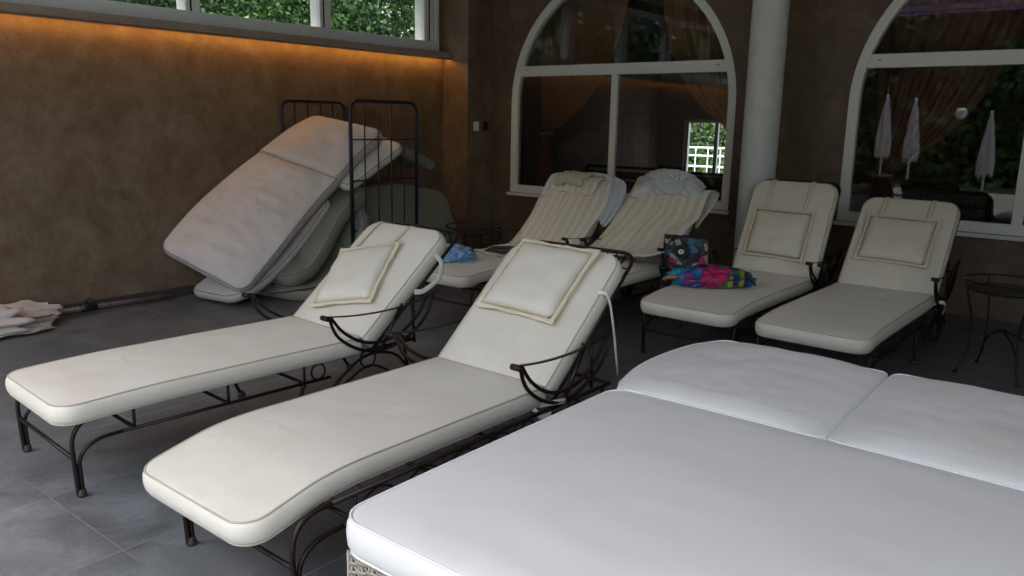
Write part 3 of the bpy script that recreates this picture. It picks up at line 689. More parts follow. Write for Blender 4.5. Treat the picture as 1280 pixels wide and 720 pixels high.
# ------------------------------------------------------------------ cloth
def sheet(name,rows,m,label,cat_,nu=36,nv=60,amp=.012,fr=5,seed=0,th=.005,n=None,fold=0,grp=None,parent=None,warp=.02):
    k=max(2,nv//(len(rows)-1)); Lp=cat([r[0] for r in rows],k); Rp=cat([r[1] for r in rows],k); bm=bmesh.new(); uvl=bm.loops.layers.uv.new('UVMap')
    G=[]; N=len(Lp); uv={}
    for j in range(N):
        d=(Lp[min(j+1,N-1)]+Rp[min(j+1,N-1)]-Lp[max(j-1,0)]-Rp[max(j-1,0)]); x=Rp[j]-Lp[j]; nn=x.cross(d).normalized(); dn=d.normalized(); row=[]
        for i in range(nu+1):
            u=i/nu; p=Lp[j].lerp(Rp[j],u)
            h=amp*(nz((u*2.2,j/N*2.0,seed),fr*.5)+.5*nz((u*3,j/N*1.5,seed),fr*1.6))
            if fold: h+=fold*math.sin(u*17+seed+2.5*nz((u,j/N,seed),2.5))*(.5+.5*nz((u*1.3,j/N*2,seed+9),1.5))
            e=warp*nz((u*2,j/N*3,seed+3),1.5)*(1 if i in (0,nu) else .6)
            e2=warp*nz((u*3,.3,seed+6),1.5)
            vv=bm.verts.new(p+nn*h+x.normalized()*e+dn*(e2 if j in (0,N-1) else e2*.5)); row.append(vv); uv[vv]=(u,j/N)
        G.append(row)
    for a,b in zip(G,G[1:]):
        for i in range(nu):
            f=bm.faces.new((a[i],a[i+1],b[i+1],b[i]))
            for l in f.loops: l[uvl].uv=uv[l.vert]
    bm.normal_update(); C2=[]
    for row in G:
        r2=[]
        for v in row:
            w=bm.verts.new(v.co-v.normal*th); uv[w]=uv[v]; r2.append(w)
        C2.append(r2)
    def F_(q):
        f=bm.faces.new(q)
        for l in f.loops: l[uvl].uv=uv[l.vert]
    for A,B in zip(C2,C2[1:]):
        for i in range(nu): F_((A[i],B[i],B[i+1],A[i+1]))
    for j in range(N-1):
        F_((G[j][0],G[j+1][0],C2[j+1][0],C2[j][0])); F_((G[j][nu],C2[j][nu],C2[j+1][nu],G[j+1][nu]))
    for i in range(nu):
        F_((G[0][i],C2[0][i],C2[0][i+1],G[0][i+1])); F_((G[-1][i],G[-1][i+1],C2[-1][i+1],C2[-1][i]))
    o=obj(name,bm,m,parent)
    if label: tag(o,label,cat_,grp)
    return o
M_stripe=striped('striped towel',(.80,.78,.73),(.74,.68,.48),9)
M_stripe2=striped('striped towel folded',(.79,.77,.70),(.73,.66,.44),7)
M_pblue=fabric('pale blue towelling',(.70,.73,.79),.9,.05,fold=.7,crease=1)
M_blue=fabric('sky blue cloth',(.22,.42,.70),.8,.1,fold=.6)
M_beige=fabric('beige cloth',(.62,.55,.45),.85,.1,fold=.6)
def LB(cx,cy,H,ang):
    d=V((0,math.cos(ang),math.sin(ang))); n=V((0,-math.sin(ang),math.cos(ang))); hp=V((cx,cy+H+.02,.41))
    return lambda x,l,o: hp+d*l+n*o+V((x,0,0))
B3=LB(-4.16,4.22,1.42,R(48)); B6=LB(-3.31,4.30,1.42,R(48))
sheet('striped_towel',[(B3(-.30,.55,-.13),B3(.33,.5,-.13)),(B3(-.31,.74,-.125),B3(.34,.74,-.125)),(B3(-.31,.80,-.05),B3(.35,.795,-.05)),(B3(-.33,.75,.03),B3(.36,.74,.03)),(B3(-.335,.5,.035),B3(.37,.48,.035)),(B3(-.345,.22,.04),B3(.36,.25,.035)),(V((-4.51,5.60,.445)),V((-3.84,5.58,.445))),(V((-4.50,5.25,.435)),V((-3.9,5.28,.435)))],M_stripe,'yellow striped towel spread over the left towel covered lounger','towel',amp=.016,seed=3,fold=.008,warp=.05)
sheet('striped_towel',[(B6(-.28,.6,-.13),B6(.34,.45,-.13)),(B6(-.28,.74,-.125),B6(.37,.72,-.13)),(B6(-.29,.80,-.05),B6(.40,.78,-.06)),(B6(-.31,.75,.03),B6(.42,.70,.035)),(B6(-.34,.5,.035),B6(.42,.44,.05)),(B6(-.40,.22,.045),B6(.37,.27,.10)),(V((-3.78,5.62,.45)),V((-2.90,5.64,.56))),(V((-3.80,5.3,.44)),V((-2.96,5.28,.53)))],M_stripe,'yellow striped towel spread over the right towel covered lounger','towel',amp=.022,seed=8,fold=.011,warp=.07)
# loose lower corner of the right towel
sheet('striped_towel',[(B3(-.28,.60,.055),B3(.22,.58,.06)),(B3(-.27,.66,.075),B3(.24,.65,.085)),(B3(-.25,.74,.07),B3(.25,.73,.085)),(B3(-.24,.81,.02),B3(.25,.80,.03)),(B3(-.24,.84,-.06),B3(.24,.82,-.06)),(B3(-.23,.74,-.14),B3(.22,.74,-.14))],M_stripe2,'folded striped towel laid over the top of the left towel covered backrest','towel',amp=.012,seed=14,th=.022,nu=24,nv=40)
sheet('cloth_bag',[(B3(-.19,.66,.11),B3(.08,.63,.115)),(B3(-.20,.74,.115),B3(.10,.72,.12)),(B3(-.18,.82,.07),B3(.12,.80,.075)),(B3(-.14,.87,.0),B3(.12,.86,.0))],fabric('grey cream cloth',(.60,.57,.50),.9,.1,fold=.5),'greyish folded cloth lying on top of the folded striped towel','cloth',amp=.012,seed=17,th=.02,nu=24,nv=30,warp=.05)
sheet('bath_towel',[(B3(-.33,.52,.05),B3(-.24,.55,.055)),(B3(-.33,.70,.055),B3(-.20,.72,.06)),(B3(-.30,.82,.02),B3(.0,.835,.03)),(B3(-.0,.84,-.02),B3(.26,.86,.0)),(B3(.22,.83,.02),B3(.42,.81,-.06)),(B3(.27,.66,.05),B3(.46,.64,-.08)),(B3(.31,.50,.04),B3(.45,.45,-.08)),(B3(.35,.36,.02),B3(.42,.33,-.06))],M_pblue,'pale blue towel hanging down the right side of the left towel covered backrest','towel',amp=.014,seed=19,fold=.02,th=.006,nu=24,nv=56)
def bundle(name,c,size,m,label,cat_,seed,rz=0,amp=.28,fr=2.2,sub=5,flatb=True):
    bm=bmesh.new(); bmesh.ops.create_icosphere(bm,subdivisions=sub,radius=1)
    for v in bm.verts:
        p=v.co.copy(); q=p+V((nz(p,1.3,seed),nz(p,1.3,seed+5),nz(p,1.3,seed+8)))*.7
        r=1+amp*(1-2*abs(nz(q,fr,seed)))*1.0-amp*.5+amp*.5*(.5-abs(nz(q,fr*2.3,seed+2)))+amp*.5*nz(p,1.1,seed+3)
        v.co=V((p.x*r*size[0],p.y*r*size[1],p.z*r*size[2]))
        if flatb and v.co.z<-size[2]*.55: v.co.z=-size[2]*.55+(v.co.z+size[2]*.55)*.06
    o=obj(name,bm,m); o.location=c; o.rotation_euler=(0,0,rz); tag(o,label,cat_); return o
# pale blue robe: crossing twisted bands bunched on the backrest top
t=thing('bathrobe','crumpled pale blue bathrobe bunched on the right towel covered backrest','bathrobe',(-3.31,6.245,1.005))
def blob(name,c,size,m,seed,rot,par,**kw):
    o=bundle(name,c,size,m,None,None,seed,**kw); o.parent=par; o.rotation_euler=rot; return o
blob('body',(.03,0,.0),(.25,.15,.10),M_pblue,51,(R(-15),R(3),.1),t,amp=.36,fr=3.1,sub=6,flatb=False)
blob('sleeve',(-.17,-.10,-.05),(.13,.05,.045),M_pblue,53,(R(-20),R(-28),.5),t,amp=.25,fr=2.5,flatb=False,sub=4)
blob('sleeve',(.24,-.06,-.03),(.10,.075,.07),M_pblue,55,(0,R(25),-.3),t,amp=.3,fr=2.5,flatb=False,sub=4)
bm=bmesh.new(); ribbon(bm,[(-.05,-.14,.04),(.0,-.165,-.0),(.06,-.15,-.05),(.14,-.13,-.06)],.03,(0,-.8,.5),.006); obj('belt',bm,M_pblue,t)
bundle('swim_cloth',(-4.31,4.60,.462),(.165,.13,.07),M_blue,'sky blue cloth bunched on the foot of the left towel covered lounger','cloth',61,.3,.34,2.4)
sheet('cloth_wrap',[((-4.44,5.0,.43),(-4.40,5.3,.44)),((-4.3,4.95,.445),(-4.25,5.28,.45)),((-4.13,4.93,.43),(-4.08,5.25,.44)),((-3.95,4.92,.43),(-3.92,5.2,.43))],M_beige,'beige cloth spread under the dark magazine','cloth',amp=.02,seed=22,th=.006,nu=20,nv=30,warp=.05)
def magm():
    m=mat('magazine print',rough=.35); N=m.node_tree.nodes; L=m.node_tree.links
    v=N.new('ShaderNodeTexNoise'); v.inputs['Scale'].default_value=22; tc=N.new('ShaderNodeTexCoord'); L.new(tc.outputs['Object'],v.inputs['Vector'])
    r=N.new('ShaderNodeValToRGB'); r.color_ramp.elements[0].color=(.03,.02,.02,1); r.color_ramp.elements[1].color=(.30,.22,.16,1); r.color_ramp.elements[0].position=.45; L.new(v.outputs['Fac'],r.inputs[0]); L.new(r.outputs[0],N['Principled BSDF'].inputs[0]); return m
bm=bmesh.new(); box(bm,-.13,.13,-.09,.09,0,.012,.002); o=obj('magazine',bm,magm(),None,False); o.location=(-4.17,5.06,.468); o.rotation_euler=(R(4),R(-3),.35); tag(o,'dark printed magazine lying on the beige cloth','magazine')
# colourful bag and tote
def patch(name,sc,cols,seed=0,rough=.5,edge=.05):
    m=mat(name,rough=rough); N=m.node_tree.nodes; L=m.node_tree.links; b=N['Principled BSDF']
    tc=N.new('ShaderNodeTexCoord'); n=N.new('ShaderNodeTexNoise'); n.inputs['Scale'].default_value=sc*.6; L.new(tc.outputs['Object'],n.inputs['Vector'])
    ad=N.new('ShaderNodeVectorMath'); ad.operation='MULTIPLY_ADD'; ad.inputs[1].default_value=(.12,.12,.12); L.new(n.outputs['Color'],ad.inputs[0]); L.new(tc.outputs['Object'],ad.inputs[2])
    v=N.new('ShaderNodeTexVoronoi'); v.inputs['Scale'].default_value=sc; L.new(ad.outputs[0],v.inputs['Vector'])
    e=N.new('ShaderNodeTexVoronoi'); e.feature='DISTANCE_TO_EDGE'; e.inputs['Scale'].default_value=sc; L.new(ad.outputs[0],e.inputs['Vector'])
    sp=N.new('ShaderNodeSeparateColor'); L.new(v.outputs['Color'],sp.inputs[0])
    r=N.new('ShaderNodeValToRGB'); r.color_ramp.interpolation='CONSTANT'
    el=r.color_ramp.elements
    for i,c in enumerate(cols):
        x=el[i] if i<2 else el.new(i/len(cols)); x.position=i/len(cols); x.color=(*c,1)
    L.new(sp.outputs[seed%3],r.inputs[0])
    g=N.new('ShaderNodeMath'); g.operation='LESS_THAN'; g.inputs[1].default_value=edge; L.new(e.outputs['Distance'],g.inputs[0])
    L.new(mixnode(N,L,g.outputs[0],r.outputs[0],(.01,.012,.03)),b.inputs['Base Color'])
    return m
CC=[(.55,.02,.10),(.02,.25,.50),(.03,.05,.25),(.75,.03,.14),(.04,.22,.07),(.04,.38,.60),(.30,.04,.25),(.55,.45,.06),(.015,.015,.03)]
M_p1=patch('colourful print',9.5,CC,0,.4,.03); M_p2=patch('floral print',18,[(.02,.02,.03),(.4,.02,.08),(.02,.02,.03),(.05,.14,.28),(.38,.36,.38),(.02,.07,.07),(.015,.015,.015),(.015,.015,.02)],1,.4,.02)
def regions():
    m=mat('bold beach print',rough=.4); N=m.node_tree.nodes; L=m.node_tree.links; b=N['Principled BSDF']
    tc=N.new('ShaderNodeTexCoord'); sp=N.new('ShaderNodeSeparateXYZ'); L.new(tc.outputs['Object'],sp.inputs[0])
    v=N.new('ShaderNodeTexVoronoi'); v.inputs['Scale'].default_value=11; L.new(tc.outputs['Object'],v.inputs['Vector']); sc=N.new('ShaderNodeSeparateColor'); L.new(v.outputs['Color'],sc.inputs[0])
    x=N.new('ShaderNodeMath'); x.operation='MULTIPLY_ADD'; x.inputs[1].default_value=1.75; x.inputs[2].default_value=.36; L.new(sp.outputs[0],x.inputs[0])
    y=N.new('ShaderNodeMath'); y.operation='MULTIPLY_ADD'; y.inputs[1].default_value=.24; L.new(sc.outputs[0],y.inputs[0]); L.new(x.outputs[0],y.inputs[2])
    r=N.new('ShaderNodeValToRGB'); r.color_ramp.interpolation='CONSTANT'; el=r.color_ramp.elements
    cols=[(0,(.03,.40,.62)),(.12,(.02,.16,.42)),(.22,(.20,.04,.30)),(.30,(.62,.02,.14)),(.5,(.75,.03,.17)),(.58,(.03,.20,.20)),(.66,(.05,.24,.05)),(.73,(.55,.48,.07)),(.79,(.02,.05,.25)),(.86,(.03,.25,.60)),(.94,(.01,.012,.03))]
    for k,(p,c) in enumerate(cols):
        q=el[k] if k<2 else el.new(p); q.position=p; q.color=(c[0]*.72,c[1]*.72,c[2]*.72,1)
    L.new(y.outputs[0],r.inputs[0])
    w=N.new('ShaderNodeTexVoronoi'); w.feature='DISTANCE_TO_EDGE'; w.inputs['Scale'].default_value=11; L.new(tc.outputs['Object'],w.inputs['Vector'])
    g=N.new('ShaderNodeMath'); g.operation='LESS_THAN'; g.inputs[1].default_value=.035; L.new(w.outputs['Distance'],g.inputs[0])
    g2=N.new('ShaderNodeMath'); g2.operation='MULTIPLY'; L.new(g.outputs[0],g2.inputs[0]); L.new(sc.outputs[1],g2.inputs[1])
    L.new(mixnode(N,L,g2.outputs[0],r.outputs[0],(.01,.012,.04)),b.inputs['Base Color']); return m
M_p1=regions()
t=thing('beach_bag','slumped multicoloured beach bag lying on the lounger before the column','bag',(-2.32,5.06,.46),R(36))
blob('body',(0,0,.02),(.275,.125,.085),M_p1,71,(0,0,0),t,amp=.22,fr=1.8)
bm=bmesh.new(); tube(bm,cat([(-.24,.02,.05),(-.1,-.02,.105),(.06,.02,.10),(.2,-.03,.075),(.29,-.06,-.01)],6),.007); obj('edge_binding',bm,M_blacks,t)
bm=bmesh.new(); tube(bm,cat([(-.22,-.05,.03),(-.29,-.07,.035),(-.32,-.02,.01),(-.27,.04,.03)],6),.013); obj('handle',bm,mat('tan leather',(.38,.22,.13),.5),t)
t=thing('tote_bag','black trimmed floral tote bag with a round white ring emblem','bag',(-2.77,5.55,.408),R(8))
bm=bmesh.new(); n=14
def tote(u,v,s): 
    w=.165+.012*math.sin(v*3); dpt=.055*(1-v*.55)*(1-abs(u)**4*.6)
    return V((u*w+.008*nz((u,v,s),2),s*dpt+.008*nz((u*2,v*2,s),2),v*.265+.012*nz((u*2,0,s),1.5)*v))
gr={}
for s in (-1,1):
    for i in range(n+1):
        for j in range(n+1): gr[s,i,j]=bm.verts.new(tote(-1+2*i/n,j/n,s))
    for i in range(n):
        for j in range(n): bm.faces.new((gr[s,i,j],gr[s,i+1,j],gr[s,i+1,j+1],gr[s,i,j+1]))
for i in range(n):
    bm.faces.new((gr[-1,i,0],gr[-1,i+1,0],gr[1,i+1,0],gr[1,i,0]))
    bm.faces.new((gr[-1,0,i],gr[-1,0,i+1],gr[1,0,i+1],gr[1,0,i])); bm.faces.new((gr[-1,n,i],gr[-1,n,i+1],gr[1,n,i+1],gr[1,n,i]))
obj('body',bm,M_p2,t)
bm=bmesh.new(); tube(bm,[tote(-1+2*i/n,1,-1) for i in range(n+1)]+[tote(1-2*i/n,1,1) for i in range(n+1)],.007,8,closed=True); obj('trim',bm,M_blacks,t)
bm=bmesh.new(); lathe(bm,[(0,0),(.062,0),(.062,.008),(0,.008)],24,M=Matrix.Translation((-.01,-.053,.155))@Matrix.Rotation(R(84),4,'X')@Matrix.Diagonal((1,.85,1,1))); fl=obj('round_flap',bm,M_blacks,t,auto=40)
bm=bmesh.new(); MM=Matrix.Translation((-.01,-.0625,.155))@Matrix.Rotation(R(84),4,'X')
tube(bm,[MM@V((.017*math.cos(a*PI/10),.012*math.sin(a*PI/10),.002)) for a in range(20)],.0065,6,closed=True); obj('ring_emblem',bm,mat('white enamel',(.9,.9,.9),.3),fl)
for s in (-1,1):
    bm=bmesh.new(); tube(bm,cat([(-.09,s*.03,.26),(-.12,s*.05,.20),(-.13,s*.075,.10),(-.05,s*.075,.04)] if s<0 else [(.16,0,.26),(.20,.0,.15),(.21,.01,.04),(.19,.03,.0)],6),.006); obj('strap',bm,M_blacks,t)
# ------------------------------------------------------------------ parasol on the floor
t=thing('folded_parasol','closed beige parasol lying on the tiles along the wall','parasol',(-6.14,2.4,0))
M_par=fabric('parasol canvas',(.55,.50,.46),.85,.15,fold=.3)
bm=bmesh.new(); tube(bm,[(-.03,-1.6,.06),(-.10,.25,.055),(-.135,.90,.036)],.019,12); obj('pole',bm,mat('worn grey pole',(.30,.28,.25),.4,.5,mott=(20,(.18,.165,.15),(.36,.33,.28),4)),t)
bm=bmesh.new(); lathe(bm,[(.02,-.07),(.034,-.065),(.036,-.01),(.028,.0),(.03,.05),(.02,.055)],16,M=Matrix.Translation((-.10,.22,.055))@Matrix.Rotation(R(-90),4,'X')); tube(bm,[(-.1,.22,.07),(-.10,.19,.115),(-.1,.23,.12)],.008); obj('crank',bm,M_blacks,t)
bm=bmesh.new(); rings=[]; seg=72; NR=26
for j in range(NR+1):
    v=j/NR; y=-1.75+1.45*v; ring=[]
    base=.035+.155*v**.8
    for k in range(seg):
        a=2*PI*k/seg; fo=abs(math.sin(a*4+.6*math.sin(v*3)))
        r=base*(.78+.30*fo+.16*nz((math.cos(a),math.sin(a),v*2),2.0,2)); yy=y
        if v>.8: yy+=(v-.8)*5*(.10*fo-.12+.12*nz((math.cos(a),math.sin(a),0),1.6,5))
        x=math.cos(a)*r*1.15; z=math.sin(a)*r*.5+.06+.02*v
        ring.append(bm.verts.new((x+.05*v-.0,yy,max(z,.004+.002*fo))))
    rings.append(ring)
for a,b in zip(rings,rings[1:]):
    for k in range(seg): bm.faces.new((a[k],a[(k+1)%seg],b[(k+1)%seg],b[k]))
bmesh.ops.recalc_face_normals(bm,faces=bm.faces); bmesh.ops.solidify(bm,geom=bm.faces[:],thickness=.004); obj('canopy',bm,M_par,t)
for rows,sd in (([((-.24,-1.1,.13),(.10,-1.15,.13)),((-.23,-.8,.15),(.12,-.85,.14)),((-.21,-.5,.16),(.14,-.55,.13)),((-.17,-.22,.15),(.17,-.28,.11)),((-.12,-.04,.13),(.10,-.12,.09))],29),
                ([((.06,-1.1,.13),(.20,-1.1,.03)),((.08,-.8,.13),(.24,-.8,.02)),((.08,-.5,.12),(.25,-.5,.02)),((.06,-.22,.10),(.23,-.28,.015)),((.06,-.12,.06),(.18,-.16,.01))],31),
                ([((-.08,-.7,.17),(.18,-.8,.10)),((-.08,-.45,.18),(.19,-.55,.09)),((-.06,-.22,.16),(.15,-.32,.08)),((-.03,-.02,.11),(.08,-.08,.06))],33)):
    sheet('canopy_panel',rows,M_par,None,None,amp=.02,seed=sd,th=.003,nu=30,nv=40,fold=.012,parent=t,warp=.05)
# ------------------------------------------------------------------ room behind the arched windows
def wall(name,label,*b,m=M_inw):
    bm=bmesh.new(); box(bm,*b); o=obj(name,bm,m,None,False); tag(o,label,'wall'); return o
wall('inner_wall','dim wall of the inner room on the left',XL-.35,XL-.31+.05,YB+.24,12.2,0,ZC)
o=shape2d('inner_wall',[(XL-.3,0),(XR,0),(XR,ZC),(XL-.3,ZC)],[[(-6.15,.70),(-5.15,.70),(-5.15,1.60),(-6.15,1.60)]],.15,M_inw,None,onY(12.1)); tag(o,'dim far wall of the inner room with a bright window','wall')
t=thing('far_window','small bright window in the far wall of the inner room','window',(-5.65,12.1,.70))
for a in ((-.5,.5,-.03,.03,0,.05),(-.5,.5,-.03,.03,.85,.90),(-.5,-.45,-.03,.03,.0505,.8495),(.45,.5,-.03,.03,.0505,.8495),(.0,.06,-.025,.025,.0505,.8495)):
    bm=bmesh.new(); box(bm,*a,.003); obj('frame',bm,M_frame,t,False)
t=thing('railing','white balcony railing outside the far window','railing',(-6,14.2,0)); 
bm=bmesh.new()
for z in (.35,.55,.75,.95,1.1): tube(bm,[(-3,0,z),(3,0,z)],.018)
for i in range(25): tube(bm,[(-3+i*.25,0,0),(-3+i*.25,0,1.1)],.012,6)
obj('bars',bm,M_whitep,t)
bm=bmesh.new(); box(bm,-12,2,12.3,17,-.05,-.004); struct('rear_terrace',bm,mat('pale rear paving',(.6,.6,.58),.8),'pale paving outside the far window')
def curtain_mat(name,c):
    m=bpy.data.materials.new(name); m.use_nodes=True; N=m.node_tree.nodes; L=m.node_tree.links; N.remove(N['Principled BSDF'])
    d=N.new('ShaderNodeBsdfDiffuse'); d.inputs[0].default_value=(*c,1); tr=N.new('ShaderNodeBsdfTranslucent'); tr.inputs[0].default_value=(*c,1); tp=N.new('ShaderNodeBsdfTransparent')
    a=N.new('ShaderNodeMixShader'); a.inputs[0].default_value=.4; L.new(d.outputs[0],a.inputs[1]); L.new(tr.outputs[0],a.inputs[2])
    b=N.new('ShaderNodeMixShader'); b.inputs[0].default_value=.22; L.new(a.outputs[0],b.inputs[1]); L.new(tp.outputs[0],b.inputs[2]); L.new(b.outputs[0],N['Material Output'].inputs[0]); return m
def curtain(label,xa,xb,xg,y,m,zt=3.05,zg=1.42,zb=.25,gw=.10,seed=0):
    bm=bmesh.new(); nu=70; nv=40; G=[]
    for j in range(nv+1):
        v=j/nv; row=[]
        for i in range(nu+1):
            u=i/nu
            if v<.72:
                q=v/.72; sag=q**1.6; z=zt+(zg-zt)*q-(.30*math.sin(PI*q)*(abs((xa+(xb-xa)*u)-xg)/abs(xb-xa)))
                x=(xa+(xb-xa)*u)*(1-sag)+(xg+(u-.5)*gw)*sag; am=.045*(1-.65*q)
            else:
                q=(v-.72)/.28; x=xg+(u-.5)*(gw+.22*math.sin(q*PI/2)); z=zg+(zb-zg)*q; am=.02+.02*q
            row.append(bm.verts.new((x,y+am*math.sin(u*46+seed+1.5*math.sin(v*3))+.02*nz((u*3,v*2,seed),1.5),z)))
        G.append(row)
    for a,b in zip(G,G[1:]):
        for i in range(nu): bm.faces.new((a[i],a[i+1],b[i+1],b[i]))
    t=thing('curtain',label,'curtain',(0,0,0)); obj('drape',bm,m,t)
    bm=bmesh.new(); tube(bm,[(xg+(gw*.6+.02)*math.cos(a*PI/8),y+.05*math.sin(a*PI/8),zg) for a in range(16)],.016,8,closed=True); obj('tieback',bm,M_sill,t)
M_cu=curtain_mat('rust curtain',(.52,.25,.13)); M_cu2=curtain_mat('olive gold curtain',(.45,.36,.14)); M_cu3=curtain_mat('dark red curtain',(.40,.16,.13))
curtain('rust curtain gathered at the left of the window behind the towels',-5.75,-4.55,-5.60,7.55,M_cu,zg=1.38,seed=1)
curtain('rust curtain gathered at the right of the window behind the towels',-4.25,-3.0,-3.18,7.55,M_cu,zg=1.38,seed=2)
curtain('dark red curtain gathered at the left of the window behind the round table',-2.1,-.9,-1.95,7.62,M_cu3,zg=1.1,seed=4)
curtain('rust curtain gathered at the right of the window behind the round table',-.7,.5,.40,7.62,M_cu,zg=1.3,seed=5)
curtain('olive gold curtain hanging before the far bright window',-5.55,-4.9,-4.95,11.7,M_cu,zt=2.4,zg=1.2,seed=6)
t=thing('picture','dark red framed picture on the far inner wall','picture',(-6.0,12.0,1.9)) if False else None
def bench(label,loc,w=.95,rz=0):
    t=thing('slatted_bench',label,'bench',loc,rz,'dark slatted benches in the inner room')
    bm=bmesh.new(); r=.08; pts=[(-w/2,0,0),(-w/2,0,1.0-r)]+[(-w/2+r-r*math.cos(k*PI/8),0,1.0-r+r*math.sin(k*PI/8)) for k in range(1,5)]+[(w/2-r+r*math.sin(k*PI/8),0,1.0-r+r*math.cos(k*PI/8)) for k in range(0,4)]+[(w/2,0,1.0-r),(w/2,0,0)]
    tube(bm,pts,.016); tube(bm,[(-w/2,0,.42),(-w/2,.5,.42),(-w/2,.5,0)],.014); tube(bm,[(w/2,0,.42),(w/2,.5,.42),(w/2,.5,0)],.014); obj('frame',bm,M_iron,t)
    for k in range(4):
        bm=bmesh.new(); box(bm,-w/2+.02,w/2-.02,-.012,.012,.52+k*.115,.61+k*.115,.004); obj('back_slat',bm,M_dark,t,False)
    for k in range(4):
        bm=bmesh.new(); box(bm,-w/2+.02,w/2-.02,.03+k*.115,.12+k*.115,.43,.45,.004); obj('seat_slat',bm,M_dark,t,False)
bench('dark slatted bench inside behind the bathrobe window corner',(-3.72,8.0,0),.9)
bench('dark slatted bench inside behind the left window mullion',(-5.0,8.3,0),1.1)
bench('dark slatted bench inside behind the lounger with the round table',(-1.62,7.95,0),.95)
t=thing('standin_table','added inner table with white cloth and napkins, standing in for a reflection','table',(-2.28,8.3,0))  # inner table and napkins added in place of a reflected outdoor table
bm=bmesh.new(); lathe(bm,[(0,.885),(.34,.885),(.35,.875),(.37,.62),(.345,.62),(.33,.87),(0,.875)],40); obj('tablecloth',bm,M_white,t,auto=50)
bm=bmesh.new(); lathe(bm,[(.2,0),(.2,.02),(.03,.04),(.03,.86),(.1,.87)],20); obj('pedestal',bm,M_dark,t)
for i,(x,y,z) in enumerate(((.12,0,.89),(-.08,-.08,.89),(-.02,.1,.89))):
    o=bundle('folded_napkin',(-2.28+x,8.3+y,z+.035),(.09,.07,.05),M_white,('tall','low left','rear')[i]+' white napkin on the added inner table','napkin',81+i,i,.3,2,4)
# ------------------------------------------------------------------ outdoors
def leafmat(name,c0,c1):
    m=mat(name,rough=.5,mott=(1.3,c0,c1,4)); b=m.node_tree.nodes['Principled BSDF']; b.inputs['Subsurface Weight'].default_value=0
    b.inputs['Transmission Weight'].default_value=0; return m
M_leaf=[leafmat('leaf a',(.04,.10,.025),(.13,.25,.05)),leafmat('leaf b',(.05,.13,.03),(.19,.32,.07)),leafmat('leaf c',(.03,.08,.04),(.10,.19,.07))]
M_bark=mat('bark',(.09,.07,.05),.9,mott=(12,(.05,.04,.03),(.13,.10,.08),6))
def tree(label,loc,h,rad,z0,n,ls,mi,seed,name='leafy_tree'):
    rnd=random.Random(seed); t=thing(name,label,'tree',loc)
    bm=bmesh.new(); tube(bm,cat([(0,0,0),(.05,.03,h*.3),(-.04,.05,h*.6),(.02,0,h*.9)],5),.13,10,r2=.03)
    cl=[]
    for k in range(int(34+rad*14)):
        a=rnd.uniform(0,2*PI); zz=rnd.uniform(z0,h); q=(zz-z0)/(h-z0); pr=rad*(math.sin(PI*min(.93,.18+q*.78)))**.7*rnd.uniform(.35,1.0)
        cl.append(V((math.cos(a)*pr,math.sin(a)*pr,zz)))
    for c in cl[::3]: tube(bm,cat([(0,0,max(.4,c.z*.55)),tuple(c*.55+V((0,0,c.z*.25))),tuple(c)],3),.035,6,r2=.008)
    obj('trunk',bm,M_bark,t)
    vs=[];fs=[]
    for i in range(n):
        c=rnd.choice(cl); g=V((rnd.gauss(0,1),rnd.gauss(0,1),rnd.gauss(0,.7)))*(.20+.07*rad)
        p=c+g; d=V((rnd.gauss(0,1),rnd.gauss(0,1),rnd.gauss(-.3,.6))).normalized(); s=ls*rnd.uniform(.6,1.3); e=d.cross(V((rnd.gauss(0,1),rnd.gauss(0,1),rnd.gauss(0,1)+.5))).normalized()*s*.32
        b=len(vs); vs+=[p,p+d*s*.5+e,p+d*s,p+d*s*.5-e]; fs.append((b,b+1,b+2,b+3))
    me=bpy.data.meshes.new('crown'); me.from_pydata([tuple(v) for v in vs],[],fs); me.materials.append(M_leaf[mi])
    o=bpy.data.objects.new('crown',me); COL.objects.link(o); o.parent=t
tree('bright green leafy tree outside the rightmost ribbon window pane',(-11.2,9.6,0),6.5,2.0,1.6,46000,.085,1,1)
tree('dark green tree outside the middle ribbon window pane',(-11.0,6.6,0),6.2,1.9,1.4,46000,.085,0,2)
tree('blue green tree between the two window mullions',(-12.6,8.4,0),7.0,2.2,1.4,40000,.09,2,3)
tree('tree outside the leftmost visible ribbon window pane',(-10.8,4.1,0),6.0,1.8,1.4,36000,.085,2,4)
tree('tall tree standing behind the ribbon window trees',(-15,12,0),8.5,3,1.4,24000,.18,0,5)
tree('low leafy tree outside the wall near the open front',(-11.5,.5,0),7,2.4,.3,24000,.2,0,7)
tree('leafy tree further left outside near the open front',(-12.5,-4,0),8,3,.3,26000,.24,2,8)
tree('wide leafy tree beyond the open left corner',(-16,-1.5,0),9,3.4,.3,26000,.26,0,9)
tree('broad tree standing behind the ribbon window trees',(-16,7.5,0),8.5,3.2,1.0,24000,.18,0,6)
for i,(x,y,h,r,m_) in enumerate(((-13,-14,7,3,0),(-8.2,-16,8,3.2,2),(-3.8,-15,7.5,3,0),(.8,-17,8,3.4,1),(5.5,-15,7,3,2),(-18,-10,8,3.2,0))):
    tree(['dark garden tree mirrored in the left arched window','tall blue green garden tree behind the terrace','garden tree behind the closed parasols','bright garden tree at the back of the terrace','garden tree at the right end of the terrace','garden tree beyond the left end of the terrace'][i],(x,y,0),h,r,-.2,26000,.32,m_,20+i)
for i,(x,y) in enumerate(((-9,17.5),(-6.5,18.5),(-11.5,18))):
    tree(['tree beyond the balcony railing','light tree beyond the balcony railing','dark tree beyond the balcony railing'][i],(x,y,0),5,2,.4,9000,.18,(0,1,2)[i],40+i)
rnd=random.Random(77); vs=[];fs=[]  # leaf hedge added behind the trees to hide sky gaps in the reflections
